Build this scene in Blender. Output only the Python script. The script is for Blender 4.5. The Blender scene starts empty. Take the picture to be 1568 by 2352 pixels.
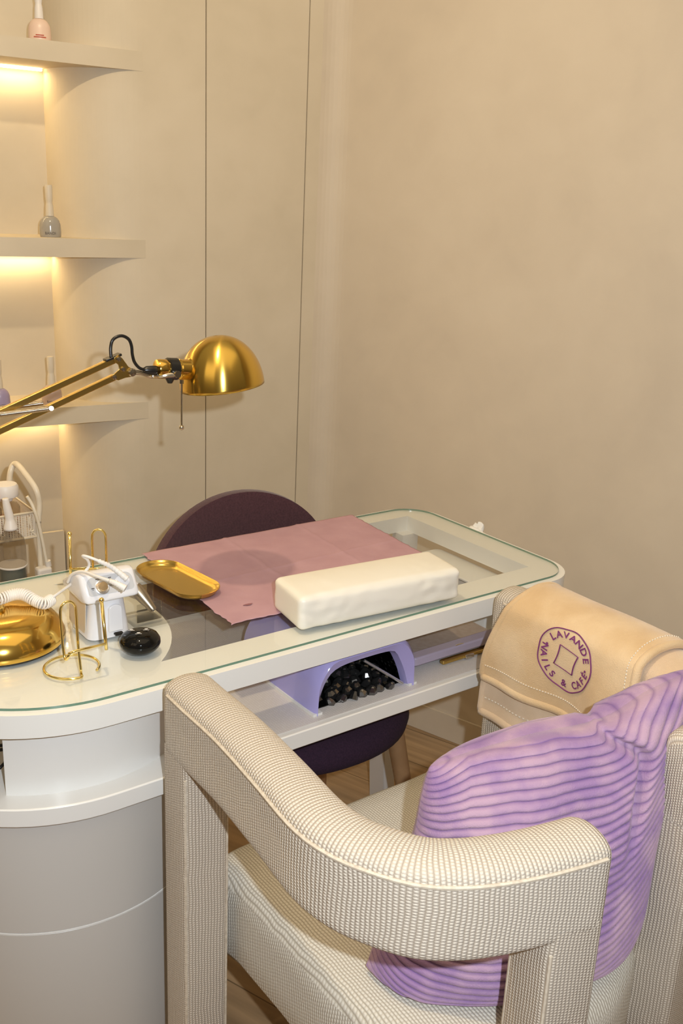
import bpy, bmesh, math, random
from mathutils import Vector, Matrix, noise
random.seed(7)
PI = math.pi
sc = bpy.context.scene
COL = sc.collection
sc.view_settings.view_transform = 'Standard'
sc.view_settings.look = 'None'
sc.view_settings.exposure = -0.2

# ------------------------------------------------------------------ frames
CAMH = 1.45
A0 = math.radians(37.2)
UX, VX = Vector((math.cos(A0), math.sin(A0), 0)), Vector((-math.sin(A0), math.cos(A0), 0))
def T(u, v, z=0.0): return UX*u + VX*v + Vector((0, 0, z))        # table frame
A1 = math.radians(31.1)
WX = Vector((math.cos(A1), math.sin(A1), 0)); WN = Vector((math.sin(A1), -math.cos(A1), 0))
CORNER = Vector((-.059, 2.74, 0)); WD = CORNER.dot(WN)
def Wp(s, d, z=0.0): return WX*s + WN*(WD+d) + Vector((0, 0, z))  # left wall frame; d>0 into the room
SC = CORNER.dot(WX)

# camera
f_px, pitch, roll = 2234.0, math.radians(17.6), math.radians(2.6)
fw = Vector((0, math.cos(pitch), -math.sin(pitch))); up0 = Vector((0, math.sin(pitch), math.cos(pitch))); rt0 = Vector((1, 0, 0))
CXv = rt0*math.cos(roll)+up0*math.sin(roll); CYv = -rt0*math.sin(roll)+up0*math.cos(roll)
cd = bpy.data.cameras.new('camera'); cam = bpy.data.objects.new('camera', cd); COL.objects.link(cam)
M = Matrix((CXv, CYv, -fw)).transposed().to_4x4(); M.translation = Vector((0, 0, CAMH)); cam.matrix_world = M
cd.sensor_width = 36; cd.sensor_height = 36; cd.lens = 36*f_px/2352; cd.clip_start = .05
sc.camera = cam
def ray(x, y): return fw*f_px + CXv*(x-784) - CYv*(y-1176)
def atz(x, y, z):
    d = ray(x, y); return Vector((0, 0, CAMH)) + d*((z-CAMH)/d.z)
def atV(x, y, v):                                                  # point on a plane of constant table V
    d = ray(x, y); return Vector((0, 0, CAMH)) + d*(v/d.dot(VX))
def UVz(p): return (p.dot(UX), p.dot(VX), p.z)

# ------------------------------------------------------------------ materials
def mat(name, col, rough=.5, metal=0.0, **kw):
    m = bpy.data.materials.new(name); m.use_nodes = True
    b = m.node_tree.nodes['Principled BSDF']
    b.inputs['Base Color'].default_value = (*col, 1); b.inputs['Roughness'].default_value = rough
    b.inputs['Metallic'].default_value = metal
    for k, v in kw.items():
        b.inputs[k.replace('_', ' ')].default_value = v
    return m
def nd(m, t, **kw):
    n = m.node_tree.nodes.new(t)
    for k, v in kw.items(): setattr(n, k, v)
    return n
def lk(m, a, b): m.node_tree.links.new(a, b)
def bsdf(m): return m.node_tree.nodes['Principled BSDF']
def vary(m, c1, c2, scale=3, detail=6, coord='Object', bump=0, bscale=None, bdist=.002, lo=.3, hi=.7, dist=.0):
    tc = nd(m, 'ShaderNodeTexCoord'); n = nd(m, 'ShaderNodeTexNoise')
    n.inputs['Scale'].default_value = scale; n.inputs['Detail'].default_value = detail; n.inputs['Distortion'].default_value = dist
    lk(m, tc.outputs[coord], n.inputs['Vector'])
    r = nd(m, 'ShaderNodeValToRGB'); r.color_ramp.elements[0].position = lo; r.color_ramp.elements[1].position = hi
    r.color_ramp.elements[0].color = (*c1, 1); r.color_ramp.elements[1].color = (*c2, 1)
    lk(m, n.outputs['Fac'], r.inputs['Fac']); lk(m, r.outputs['Color'], bsdf(m).inputs['Base Color'])
    if bump:
        n2 = nd(m, 'ShaderNodeTexNoise'); n2.inputs['Scale'].default_value = bscale or scale*4; n2.inputs['Detail'].default_value = 5
        lk(m, tc.outputs[coord], n2.inputs['Vector'])
        bp = nd(m, 'ShaderNodeBump'); bp.inputs['Strength'].default_value = bump; bp.inputs['Distance'].default_value = bdist
        lk(m, n2.outputs['Fac'], bp.inputs['Height']); lk(m, bp.outputs['Normal'], bsdf(m).inputs['Normal'])
    return m
def mth(m, op, a, b=None):
    n = nd(m, 'ShaderNodeMath', operation=op)
    for i, x in enumerate((a, b)):
        if x is None: continue
        if isinstance(x, (int, float)): n.inputs[i].default_value = x
        else: lk(m, x, n.inputs[i])
    return n.outputs[0]

def plaster(name, c1, c2, c3):
    m = mat(name, c1, .62)
    tc = nd(m, 'ShaderNodeTexCoord')
    def nz(s, d, dist=0):
        n = nd(m, 'ShaderNodeTexNoise'); n.inputs['Scale'].default_value = s; n.inputs['Detail'].default_value = d; n.inputs['Distortion'].default_value = dist
        lk(m, tc.outputs['Object'], n.inputs['Vector']); return n.outputs['Fac']
    r = nd(m, 'ShaderNodeValToRGB'); e = r.color_ramp.elements
    e[0].position = .35; e[0].color = (*c1, 1); e[1].position = .72; e[1].color = (*c3, 1)
    x = e.new(.52); x.color = (*c2, 1)
    mix = mth(m, 'ADD', mth(m, 'MULTIPLY', nz(2.2, 7, .6), .7), mth(m, 'MULTIPLY', nz(11, 8, .3), .3))
    lk(m, mix, r.inputs['Fac']); lk(m, r.outputs['Color'], bsdf(m).inputs['Base Color'])
    bp = nd(m, 'ShaderNodeBump'); bp.inputs['Strength'].default_value = .12; bp.inputs['Distance'].default_value = .003
    lk(m, nz(16, 8), bp.inputs['Height']); lk(m, bp.outputs['Normal'], bsdf(m).inputs['Normal'])
    return m
M_WALL = plaster('limewash_plaster', (.60, .52, .385), (.65, .565, .425), (.69, .605, .465))
M_WALLR = plaster('limewash_plaster_pinkish', (.60, .515, .40), (.645, .555, .43), (.685, .595, .465))
M_GAP = mat('shadow_gap', (.10, .085, .06), .8)

def woodfloor():
    m = mat('oak_vinyl_floor', (.4, .28, .16), .42)
    tc = nd(m, 'ShaderNodeTexCoord'); mp = nd(m, 'ShaderNodeMapping'); mp.inputs['Rotation'].default_value = (0, 0, math.radians(32))
    lk(m, tc.outputs['Object'], mp.inputs['Vector'])
    br = nd(m, 'ShaderNodeTexBrick'); br.inputs['Scale'].default_value = 1; br.inputs['Brick Width'].default_value = 1.2; br.inputs['Row Height'].default_value = .15
    br.inputs['Mortar Size'].default_value = .0015; br.inputs['Color1'].default_value = (.36, .235, .125, 1); br.inputs['Color2'].default_value = (.45, .305, .17, 1)
    br.inputs['Mortar'].default_value = (.16, .10, .05, 1); lk(m, mp.outputs[0], br.inputs['Vector'])
    mp2 = nd(m, 'ShaderNodeMapping'); mp2.inputs['Scale'].default_value = (3, 45, 1); lk(m, mp.outputs[0], mp2.inputs['Vector'])
    n = nd(m, 'ShaderNodeTexNoise'); n.inputs['Scale'].default_value = 1; n.inputs['Detail'].default_value = 6; lk(m, mp2.outputs[0], n.inputs['Vector'])
    mx = nd(m, 'ShaderNodeMixRGB', blend_type='OVERLAY'); mx.inputs[0].default_value = .55
    lk(m, br.outputs['Color'], mx.inputs[1]); lk(m, n.outputs['Fac'], mx.inputs[2]); lk(m, mx.outputs[0], bsdf(m).inputs['Base Color'])
    return m
M_FLOOR = woodfloor()

def knit(name, c_lo, c_hi, rib=.0052, st=.0040, strength=.9, swap=False):
    """coarse ribbed knit: ribs across the first UV direction, stitches along the second (UV in metres)"""
    m = mat(name, c_hi, .9, Sheen_Weight=.15)
    uv = nd(m, 'ShaderNodeUVMap'); uv.uv_map = 'UVMap'; sp = nd(m, 'ShaderNodeSeparateXYZ'); 
    nw = nd(m, 'ShaderNodeTexNoise'); nw.inputs['Scale'].default_value = 18; nw.inputs['Detail'].default_value = 2
    lk(m, uv.outputs[0], nw.inputs['Vector'])
    mv = nd(m, 'ShaderNodeVectorMath', operation='MULTIPLY_ADD'); mv.inputs[1].default_value = (.006, .006, 0)
    lk(m, nw.outputs['Color'], mv.inputs[0]); lk(m, uv.outputs[0], mv.inputs[2])
    lk(m, mv.outputs[0], sp.inputs[0])
    u, v = (sp.outputs[1], sp.outputs[0]) if swap else (sp.outputs[0], sp.outputs[1])
    fl = mth(m, 'FLOOR', mth(m, 'DIVIDE', u, rib))
    ribw = mth(m, 'ABSOLUTE', mth(m, 'SINE', mth(m, 'MULTIPLY', u, PI/rib)))
    stw = mth(m, 'ABSOLUTE', mth(m, 'SINE', mth(m, 'ADD', mth(m, 'MULTIPLY', v, PI/st), mth(m, 'MULTIPLY', fl, 1.3))))
    h = mth(m, 'MULTIPLY', ribw, mth(m, 'ADD', mth(m, 'MULTIPLY', stw, .55), .45))
    fz = nd(m, 'ShaderNodeTexNoise'); fz.inputs['Scale'].default_value = 900; lk(m, uv.outputs[0], fz.inputs['Vector'])
    h2 = mth(m, 'ADD', h, mth(m, 'MULTIPLY', fz.outputs['Fac'], .35))
    r = nd(m, 'ShaderNodeValToRGB'); r.color_ramp.elements[0].position = .15; r.color_ramp.elements[1].position = .95
    r.color_ramp.elements[0].color = (*c_lo, 1); r.color_ramp.elements[1].color = (*c_hi, 1)
    lk(m, h2, r.inputs['Fac']); lk(m, r.outputs[0], bsdf(m).inputs['Base Color'])
    bp = nd(m, 'ShaderNodeBump'); bp.inputs['Strength'].default_value = strength; bp.inputs['Distance'].default_value = .0018
    lk(m, h2, bp.inputs['Height']); lk(m, bp.outputs['Normal'], bsdf(m).inputs['Normal'])
    return m
M_KNIT = knit('cream_knit_ribs', (.42, .345, .265), (.71, .635, .53))
M_KNITP = knit('cream_knit_ribs_upright', (.40, .325, .245), (.68, .60, .495), swap=True)
M_KNITS = knit('cream_knit_seat', (.42, .37, .29), (.74, .70, .61), rib=.0048, st=.0062, strength=.7)
M_PIPE = mat('knit_piping', (.60, .52, .41), .9); vary(M_PIPE, (.52, .44, .34), (.70, .62, .50), 160)

M_WHITE = vary(mat('white_lacquer', (.80, .78, .74), .22), (.77, .76, .73), (.81, .80, .77), 2)
M_RIM = mat('white_rim_lacquer', (.84, .83, .79), .3)
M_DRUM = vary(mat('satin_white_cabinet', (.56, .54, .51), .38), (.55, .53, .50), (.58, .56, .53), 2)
M_LEGW = mat('white_leg', (.75, .74, .72), .35)
M_LEGB = mat('brown_leg_face', (.30, .20, .13), .35)

def glass(name, col=(1, 1, 1), tint=0.97, ior=1.45):
    m = bpy.data.materials.new(name); m.use_nodes = True; nt = m.node_tree; nt.nodes.clear()
    o = nd(m, 'ShaderNodeOutputMaterial'); mix = nd(m, 'ShaderNodeMixShader'); lw = nd(m, 'ShaderNodeLayerWeight'); lw.inputs[0].default_value = .5
    fr_ = mth(m, 'ADD', mth(m, 'MULTIPLY', mth(m, 'POWER', lw.outputs['Facing'], 5), .9), .035)
    t = nd(m, 'ShaderNodeBsdfTransparent'); g = nd(m, 'ShaderNodeBsdfGlossy'); g.inputs['Roughness'].default_value = .01
    t.inputs[0].default_value = (col[0]*tint, col[1]*tint, col[2]*tint, 1)
    lk(m, fr_, mix.inputs[0]); lk(m, t.outputs[0], mix.inputs[1]); lk(m, g.outputs[0], mix.inputs[2]); lk(m, mix.outputs[0], o.inputs[0])
    return m
M_GLASS = glass('clear_glass', (.992, 1, .994), .995)
M_GEDGE = mat('green_glass_edge', (.12, .22, .16), .15)
M_ACRYL = glass('clear_acrylic', (.98, .98, .97), .93)
M_PLAST = glass('clear_plastic', (.93, .90, .86), .84)

def gold(name, col, rough, aniso=0):
    m = mat(name, col, rough, 1.0)
    return m
M_GOLD = gold('polished_brass', (.78, .50, .11), .13)
def shade_brass():
    m = mat('spun_brass_shade', (.70, .46, .095), .22, 1.0); bsdf(m).inputs['Anisotropic'].default_value = .85; bsdf(m).inputs['Anisotropic Rotation'].default_value = .25
    tg = nd(m, 'ShaderNodeTangent'); tg.direction_type = 'RADIAL'; tg.axis = 'Z'; lk(m, tg.outputs[0], bsdf(m).inputs['Tangent']); return m
M_SHADE = shade_brass()
M_GOLDS = gold('brushed_brass', (.72, .50, .13), .24)
M_GOLDB = gold('satin_brass_bar', (.62, .42, .12), .30)
M_GOLDW = gold('gold_wire', (.98, .80, .33), .12)
M_CHROME = mat('chrome', (.60, .54, .45), .2, 1.0)
M_SILVER = mat('silver_plastic', (.70, .70, .70), .3, .8)
M_STEEL = mat('warm_steel', (.62, .54, .43), .33, 1.0)
M_BLACK = mat('black_plastic', (.012, .011, .010), .3)
M_BLACKG = mat('black_gloss', (.004, .004, .004), .05, Specular_IOR_Level=.3)
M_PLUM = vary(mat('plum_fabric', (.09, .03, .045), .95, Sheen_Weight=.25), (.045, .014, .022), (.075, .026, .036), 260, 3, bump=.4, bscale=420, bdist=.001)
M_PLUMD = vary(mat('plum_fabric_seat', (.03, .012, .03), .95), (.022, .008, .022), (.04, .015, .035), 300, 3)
M_BEECH = vary(mat('beech_wood', (.36, .20, .09), .45), (.33, .18, .08), (.40, .23, .11), 30)
M_LEATHER = vary(mat('cream_leatherette', (.86, .83, .74), .42), (.85, .82, .72), (.88, .85, .77), 5, bump=.15, bscale=350, bdist=.0006)
def tissue():
    m = mat('pink_paper', (.60, .38, .40), .85)
    nt = m.node_tree; b = bsdf(m); o = [n for n in nt.nodes if n.type == 'OUTPUT_MATERIAL'][0]
    vary(m, (.56, .345, .40), (.64, .41, .47), 14, 5, bump=.25, bscale=60, bdist=.002)
    tr = nd(m, 'ShaderNodeBsdfTransparent'); tr.inputs[0].default_value = (.78, .48, .54, 1)
    mx = nd(m, 'ShaderNodeMixShader'); mx.inputs[0].default_value = .22
    lk(m, b.outputs[0], mx.inputs[1]); lk(m, tr.outputs[0], mx.inputs[2]); lk(m, mx.outputs[0], o.inputs[0])
    return m
M_PINK = tissue()
M_PINKD = mat('pink_paper_stain', (.28, .12, .14), .7)
M_LILAC = mat('lilac_gloss_plastic', (.40, .37, .70), .12)
M_LILACG = mat('lilac_grey_plastic', (.42, .36, .46), .35)
M_TAUPE = vary(mat('taupe_felt', (.33, .27, .23), .8), (.31, .25, .21), (.36, .30, .26), 90)
def matting():
    m = mat('dotted_shelf_liner', (.6, .56, .52), .3)
    tc = nd(m, 'ShaderNodeTexCoord'); mp = nd(m, 'ShaderNodeMapping'); mp.inputs['Rotation'].default_value = (0, 0, -A0)
    lk(m, tc.outputs['Object'], mp.inputs[0])
    v = nd(m, 'ShaderNodeTexVoronoi'); v.inputs['Scale'].default_value = 210; v.inputs['Randomness'].default_value = .12; lk(m, mp.outputs[0], v.inputs['Vector'])
    r = nd(m, 'ShaderNodeValToRGB'); r.color_ramp.elements[0].color = (.88, .86, .83, 1); r.color_ramp.elements[1].color = (.66, .62, .59, 1)
    r.color_ramp.elements[0].position = .25; r.color_ramp.elements[1].position = .6
    lk(m, v.outputs['Distance'], r.inputs[0]); lk(m, r.outputs[0], bsdf(m).inputs['Base Color'])
    bp = nd(m, 'ShaderNodeBump'); bp.invert = True; bp.inputs['Strength'].default_value = .5; bp.inputs['Distance'].default_value = .001
    lk(m, v.outputs['Distance'], bp.inputs['Height']); lk(m, bp.outputs[0], bsdf(m).inputs['Normal'])
    return m
M_LINER = matting()
def plush(name, c1, c2, scale, sheen=.4):
    m = mat(name, c1, .95, Sheen_Weight=sheen)
    bsdf(m).inputs['Sheen Roughness'].default_value = .4
    vary(m, c1, c2, scale, 6, bump=.5, bscale=520, bdist=.0018, lo=.38, hi=.62)
    return m
M_BLANKET = plush('cream_plush', (.66, .46, .25), (.76, .57, .35), 11)
M_BLANKET2 = plush('cream_plush_pale', (.66, .49, .32), (.74, .57, .40), 11)
M_THREADW = mat('pale_stitching', (.85, .78, .66), .9)
M_THREADP = mat('purple_embroidery', (.20, .035, .16), .7)
def cord():
    m = plush('lilac_corduroy', (.33, .205, .40), (.50, .335, .455), 16, .30)
    ramp = [n for n in m.node_tree.nodes if n.type == 'VALTORGB'][0]
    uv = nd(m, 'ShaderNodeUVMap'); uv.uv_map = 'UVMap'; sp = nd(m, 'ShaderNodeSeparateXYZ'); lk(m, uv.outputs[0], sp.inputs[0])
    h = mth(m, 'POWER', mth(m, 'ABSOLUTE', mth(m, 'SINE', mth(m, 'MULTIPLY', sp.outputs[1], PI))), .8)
    r2_ = nd(m, 'ShaderNodeValToRGB'); r2_.color_ramp.elements[0].color = (.56, .49, .70, 1); r2_.color_ramp.elements[1].color = (1.0, 1.0, 1.0, 1); r2_.color_ramp.elements[1].position = .75  # rib valleys darkened in the colour, in place of shade between ribs
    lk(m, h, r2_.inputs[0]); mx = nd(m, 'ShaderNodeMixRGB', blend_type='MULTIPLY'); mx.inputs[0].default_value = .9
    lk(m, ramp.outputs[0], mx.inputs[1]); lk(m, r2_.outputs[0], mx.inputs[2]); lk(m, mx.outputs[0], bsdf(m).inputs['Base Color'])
    return m
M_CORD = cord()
M_POL = {'peach': mat('peach_polish', (.78, .58, .46), .35), 'grey': mat('grey_polish', (.36, .33, .28), .15),
         'mauve': mat('mauve_polish', (.50, .38, .34), .25), 'lav': mat('lavender_polish', (.34, .28, .42), .3), 'dark': mat('dark_polish', (.05, .03, .025), .2)}
M_CAP = mat('ivory_cap', (.66, .58, .45), .45)
M_CAPW = mat('white_cap', (.78, .74, .70), .4)
M_INK = mat('dark_ink', (.09, .07, .06), .6)
M_INKR = mat('red_ink', (.45, .08, .04), .6)
M_INKW = mat('white_ink', (.8, .8, .8), .5)
M_DEV = mat('white_abs', (.80, .80, .83), .18)
M_DEVS = mat('pearl_face', (.66, .68, .72), .25, .25)
M_DEVB = mat('warm_shaded_side', (.66, .57, .44), .3)
M_RUB = mat('white_rubber', (.84, .81, .77), .45)
M_CREAMT = mat('cream_tube', (.74, .66, .52), .3)
M_ROSE = mat('rose_plastic', (.72, .45, .36), .5)
M_RED = mat('red_plastic', (.6, .01, .02), .35)
M_TISS = mat('white_tissue', (.8, .78, .74), .8)
M_SOCKETP = mat('white_plug', (.70, .65, .58), .5)
def led():
    m = bpy.data.materials.new('warm_led'); m.use_nodes = True; nt = m.node_tree; nt.nodes.clear()
    e = nd(m, 'ShaderNodeEmission'); e.inputs[0].default_value = (1, .74, .40, 1); e.inputs[1].default_value = 12
    o = nd(m, 'ShaderNodeOutputMaterial'); lk(m, e.outputs[0], o.inputs[0]); return m
M_LED = led()

# ------------------------------------------------------------------ mesh building (all coordinates are world coordinates)
WLOC = {}
class MB:
    def __init__(s): s.v = []; s.f = []; s.uv = {}; s.mi = {}
    def add(s, vs, fs, uvs=None, mi=0):
        b = len(s.v); s.v += [Vector(v) for v in vs]
        for i, f in enumerate(fs):
            if uvs: s.uv[len(s.f)] = uvs[i]
            if mi: s.mi[len(s.f)] = mi
            s.f.append([b+k for k in f])
        return s
    def grid(s, fn, nu, nv, cu=False, cv=False, uvf=None, mi=0):
        vs = [fn(i/nu, j/nv) for i in range(nu+(0 if cu else 1)) for j in range(nv+(0 if cv else 1))]
        W = nv+(0 if cv else 1); NU = nu+(0 if cu else 1); fs = []; uvs = []
        for i in range(nu):
            for j in range(nv):
                a = i*W+j; b = ((i+1) % NU)*W+j; c = ((i+1) % NU)*W+(j+1) % W; d = i*W+(j+1) % W
                fs.append([a, b, c, d])
                if uvf: uvs.append([uvf(i/nu, j/nv), uvf((i+1)/nu, j/nv), uvf((i+1)/nu, (j+1)/nv), uvf(i/nu, (j+1)/nv)])
        return s.add(vs, fs, uvs or None, mi)
    def prism(s, pts, z0, z1, fr=T, mi_side=0, mi_top=0):
        n = len(pts); vs = [fr(x, y, z0) for x, y in pts]+[fr(x, y, z1) for x, y in pts]
        s.add(vs, [list(range(n))[::-1]]); b = len(s.v)-2*n
        s.f.append([b+n+i for i in range(n)])
        if mi_top: s.mi[len(s.f)-1] = mi_top
        for i in range(n):
            s.f.append([b+i, b+(i+1) % n, b+n+(i+1) % n, b+n+i])
            if mi_side: s.mi[len(s.f)-1] = mi_side
        return s
    def ring(s, outer, inner, z0, z1, fr=T):
        """plate with a hole"""
        bm = bmesh.new(); es = []
        for lp in (outer, inner):
            vv = [bm.verts.new((x, y, 0)) for x, y in lp]
            es += [bm.edges.new((vv[i], vv[(i+1) % len(vv)])) for i in range(len(vv))]
        bmesh.ops.triangle_fill(bm, use_beauty=True, edges=es, normal=(0, 0, 1))
        bm.verts.index_update(); P = [tuple(v.co)[:2] for v in bm.verts]; F = [[v.index for v in f.verts] for f in bm.faces]; bm.free()
        s.add([fr(x, y, z1) for x, y in P], F); s.add([fr(x, y, z0) for x, y in P], [f[::-1] for f in F])
        for lp, sg in ((outer, 1), (inner, -1)):
            n = len(lp); vs = [fr(x, y, z0) for x, y in lp]+[fr(x, y, z1) for x, y in lp]
            s.add(vs, [([i, (i+1) % n, n+(i+1) % n, n+i] if sg > 0 else [n+i, n+(i+1) % n, (i+1) % n, i]) for i in range(n)])
        return s
    def box(s, c, ex, ey, ez, mi=0):
        """box from centre and three half-extent vectors"""
        c, ex, ey, ez = map(Vector, (c, ex, ey, ez))
        vs = [c+ex*a+ey*b+ez*d for a in (-1, 1) for b in (-1, 1) for d in (-1, 1)]
        return s.add(vs, [[0, 1, 3, 2], [4, 6, 7, 5], [0, 4, 5, 1], [2, 3, 7, 6], [0, 2, 6, 4], [1, 5, 7, 3]], mi=mi)
    def tube(s, path, r, n=10, closed=False, caps=True, rf=None, mi=0):
        P = [Vector(p) for p in path]; N = len(P); rings = []; up = None; L = 0
        for i, p in enumerate(P):
            a = P[(i-1) % N] if (closed or i) else p; b = P[(i+1) % N] if (closed or i < N-1) else p
            t = (b-a).normalized()
            if up is None: up = t.orthogonal().normalized()
            up = (up-t*up.dot(t)).normalized() if (up-t*up.dot(t)).length > 1e-6 else t.orthogonal().normalized()
            sd = t.cross(up); rr = rf(i/(N-1)) if rf else r
            rings.append([p+(up*math.cos(2*PI*k/n)+sd*math.sin(2*PI*k/n))*rr for k in range(n)])
        vs = [q for R_ in rings for q in R_]; fs = []
        for i in range(N if closed else N-1):
            for k in range(n):
                fs.append([i*n+k, i*n+(k+1) % n, ((i+1) % N)*n+(k+1) % n, ((i+1) % N)*n+k])
        if caps and not closed: fs += [list(range(n))[::-1], [(N-1)*n+k for k in range(n)]]
        return s.add(vs, fs, mi=mi)
    def lathe(s, c, prof, axis=(0, 0, 1), n=48, mi=0, sx=1, sy=1, xdir=None):
        """profile of (radius, height along axis)"""
        c = Vector(c); ax = Vector(axis).normalized(); e1 = Vector(xdir).normalized() if xdir else ax.orthogonal().normalized(); e2 = ax.cross(e1)
        vs = []; fs = []; m = len(prof)
        for r, h in prof:
            for k in range(n):
                a = 2*PI*k/n; vs.append(c+ax*h+(e1*math.cos(a)*sx+e2*math.sin(a)*sy)*max(r, 1e-5))
        for i in range(m-1):
            for k in range(n): fs.append([i*n+k, i*n+(k+1) % n, (i+1)*n+(k+1) % n, (i+1)*n+k])
        if prof[0][0] > 1e-4: fs.append(list(range(n))[::-1])
        if prof[-1][0] > 1e-4: fs.append([(m-1)*n+k for k in range(n)])
        return s.add(vs, fs, mi=mi)
    def sphere(s, c, r, n=16, mi=0):
        return s.lathe(c, [(r*math.sin(PI*i/n), -r*math.cos(PI*i/n)) for i in range(n+1)], n=n*2, mi=mi)
    def sweep(s, path, sect, scale=None, uvo=0.0):
        """closed section (lateral, z) swept along a level path; UV = metres along, metres round"""
        P = [Vector(p) for p in path]; N = len(P); n = len(sect); rings = []; L = [0]
        for i in range(1, N): L.append(L[-1]+(P[i]-P[i-1]).length)
        per = [0]
        for k in range(n): per.append(per[-1]+math.dist(sect[k], sect[(k+1) % n]))
        for i, p in enumerate(P):
            t = (P[min(i+1, N-1)]-P[max(i-1, 0)]); t.z = 0; t.normalize(); sd = Vector((t.y, -t.x, 0))
            sx, sz = scale(i/(N-1), L[i], L[-1]) if scale else (1, 1)
            rings.append([p+sd*x*sx+Vector((0, 0, z*sz)) for x, z in sect])
        vs = [q for R_ in rings for q in R_]; fs = []; uvs = []
        for i in range(N-1):
            for k in range(n):
                fs.append([i*n+k, i*n+(k+1) % n, (i+1)*n+(k+1) % n, (i+1)*n+k])
                uvs.append([(L[i]+uvo, per[k]), (L[i]+uvo, per[k+1]), (L[i+1]+uvo, per[k+1]), (L[i+1]+uvo, per[k])])
        for base, rev in ((0, True), ((N-1)*n, False)):
            idx = [base+k for k in range(n)]; us = [(sect[k][0], sect[k][1]) for k in range(n)]
            fs.append(idx[::-1] if rev else idx); uvs.append(us[::-1] if rev else us)
        return s.add(vs, fs, uvs)
def obj(name, mb, material, parent=None, origin=None, sharp=35, bevel=0, seg=2, solid=0, sub=0, offs=-1):
    if parent is not None: o0 = WLOC[parent.name]
    elif origin is not None: o0 = Vector(origin)
    else:
        xs = [v.x for v in mb.v]; ys = [v.y for v in mb.v]; zs = [v.z for v in mb.v]
        o0 = Vector(((min(xs)+max(xs))/2, (min(ys)+max(ys))/2, min(zs)))
    me = bpy.data.meshes.new(name); me.from_pydata([v-o0 for v in mb.v], [], mb.f)
    mats = material if isinstance(material, (list, tuple)) else [material]
    for m in mats: me.materials.append(m)
    if mb.uv:
        ul = me.uv_layers.new(name='UVMap')
        for fi, us in mb.uv.items():
            p = me.polygons[fi]
            for k, li in enumerate(p.loop_indices): ul.data[li].uv = us[k % len(us)]
    for fi, k in mb.mi.items(): me.polygons[fi].material_index = k
    bm = bmesh.new(); bm.from_mesh(me); bmesh.ops.recalc_face_normals(bm, faces=bm.faces); bm.to_mesh(me); bm.free()
    me.polygons.foreach_set('use_smooth', [True]*len(me.polygons))
    me.set_sharp_from_angle(angle=math.radians(sharp))
    o = bpy.data.objects.new(name, me); COL.objects.link(o)
    if parent is not None: o.parent = parent
    else: o.location = o0
    WLOC[o.name] = o0
    if bevel:
        b = o.modifiers.new('bevel', 'BEVEL'); b.width = bevel; b.segments = seg; b.limit_method = 'ANGLE'; b.angle_limit = math.radians(40)
    if solid:
        b = o.modifiers.new('solid', 'SOLIDIFY'); b.thickness = solid; b.offset = offs
    if sub:
        b = o.modifiers.new('sub', 'SUBSURF'); b.levels = sub; b.render_levels = sub
    return o
def tag(o, label, cat, group=None):
    o['label'] = label; o['category'] = cat
    if group: o['group'] = group
    return o
def thing(name, label, cat, loc, group=None):
    o = bpy.data.objects.new(name, None); COL.objects.link(o); o.location = loc; WLOC[o.name] = Vector(loc); o.empty_display_size = .05
    return tag(o, label, cat, group)
def struct(name, mb, m, parent=None, **kw):
    o = obj(name, mb, m, parent, **kw)
    if parent is None: o['kind'] = 'structure'
    return o
def spline(pts, n, closed=False):
    """Catmull-Rom through pts (tuples of any length) resampled to n points"""
    P = [Vector(p) if len(p) > 2 else Vector((p[0], p[1], 0)) for p in pts]; N = len(P); out = []
    segs = N if closed else N-1
    for i in range(n):
        t = i/(n if closed else n-1)*segs; k = min(int(t), segs-1); u = t-k
        p0, p1, p2, p3 = (P[(k-1) % N] if closed or k > 0 else P[0]*2-P[1]), P[k % N], P[(k+1) % N], (P[(k+2) % N] if closed or k+2 < N else P[N-1]*2-P[N-2])
        out.append(.5*((2*p1)+(p2-p0)*u+(2*p0-5*p1+4*p2-p3)*u*u+(3*p1-p0-3*p2+p3)*u**3))
    return out
def rrect(x0, y0, x1, y1, r, n=8):
    rs = r if isinstance(r, (list, tuple)) else [r]*4; out = []
    for (cx, cy, a0, q) in ((x1-rs[0], y0+rs[0], -90, rs[0]), (x1-rs[1], y1-rs[1], 0, rs[1]), (x0+rs[2], y1-rs[2], 90, rs[2]), (x0+rs[3], y0+rs[3], 180, rs[3])):
        out += [(cx+q*math.cos(math.radians(a0+90*k/n)), cy+q*math.sin(math.radians(a0+90*k/n))) for k in range(n+1)]
    return out
def text_mesh(s, size, fn, mb, align='CENTER', bold=0.0, spacing=1.0):
    """lettering as flat mesh; fn maps (x, y) to a world point"""
    cu = bpy.data.curves.new('t', 'FONT'); cu.body = s; cu.size = size; cu.align_x = align; cu.offset = bold; cu.space_character = spacing
    cu.resolution_u = 3
    o = bpy.data.objects.new('t', cu); COL.objects.link(o)
    dg = bpy.context.evaluated_depsgraph_get(); ev = o.evaluated_get(dg); me = ev.to_mesh()
    vs = [fn(v.co.x, v.co.y) for v in me.vertices]; fs = [list(p.vertices) for p in me.polygons]
    mb.add(vs, fs); ev.to_mesh_clear(); bpy.data.objects.remove(o); bpy.data.curves.remove(cu)

# ================================================================== THE SETTING
struct('floor', MB().add([(-2.6, -1.2, 0), (2.6, -1.2, 0), (2.6, 4.2, 0), (-2.6, 4.2, 0)], [[0, 1, 2, 3]]), M_FLOOR, origin=(0, 0, 0))
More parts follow.
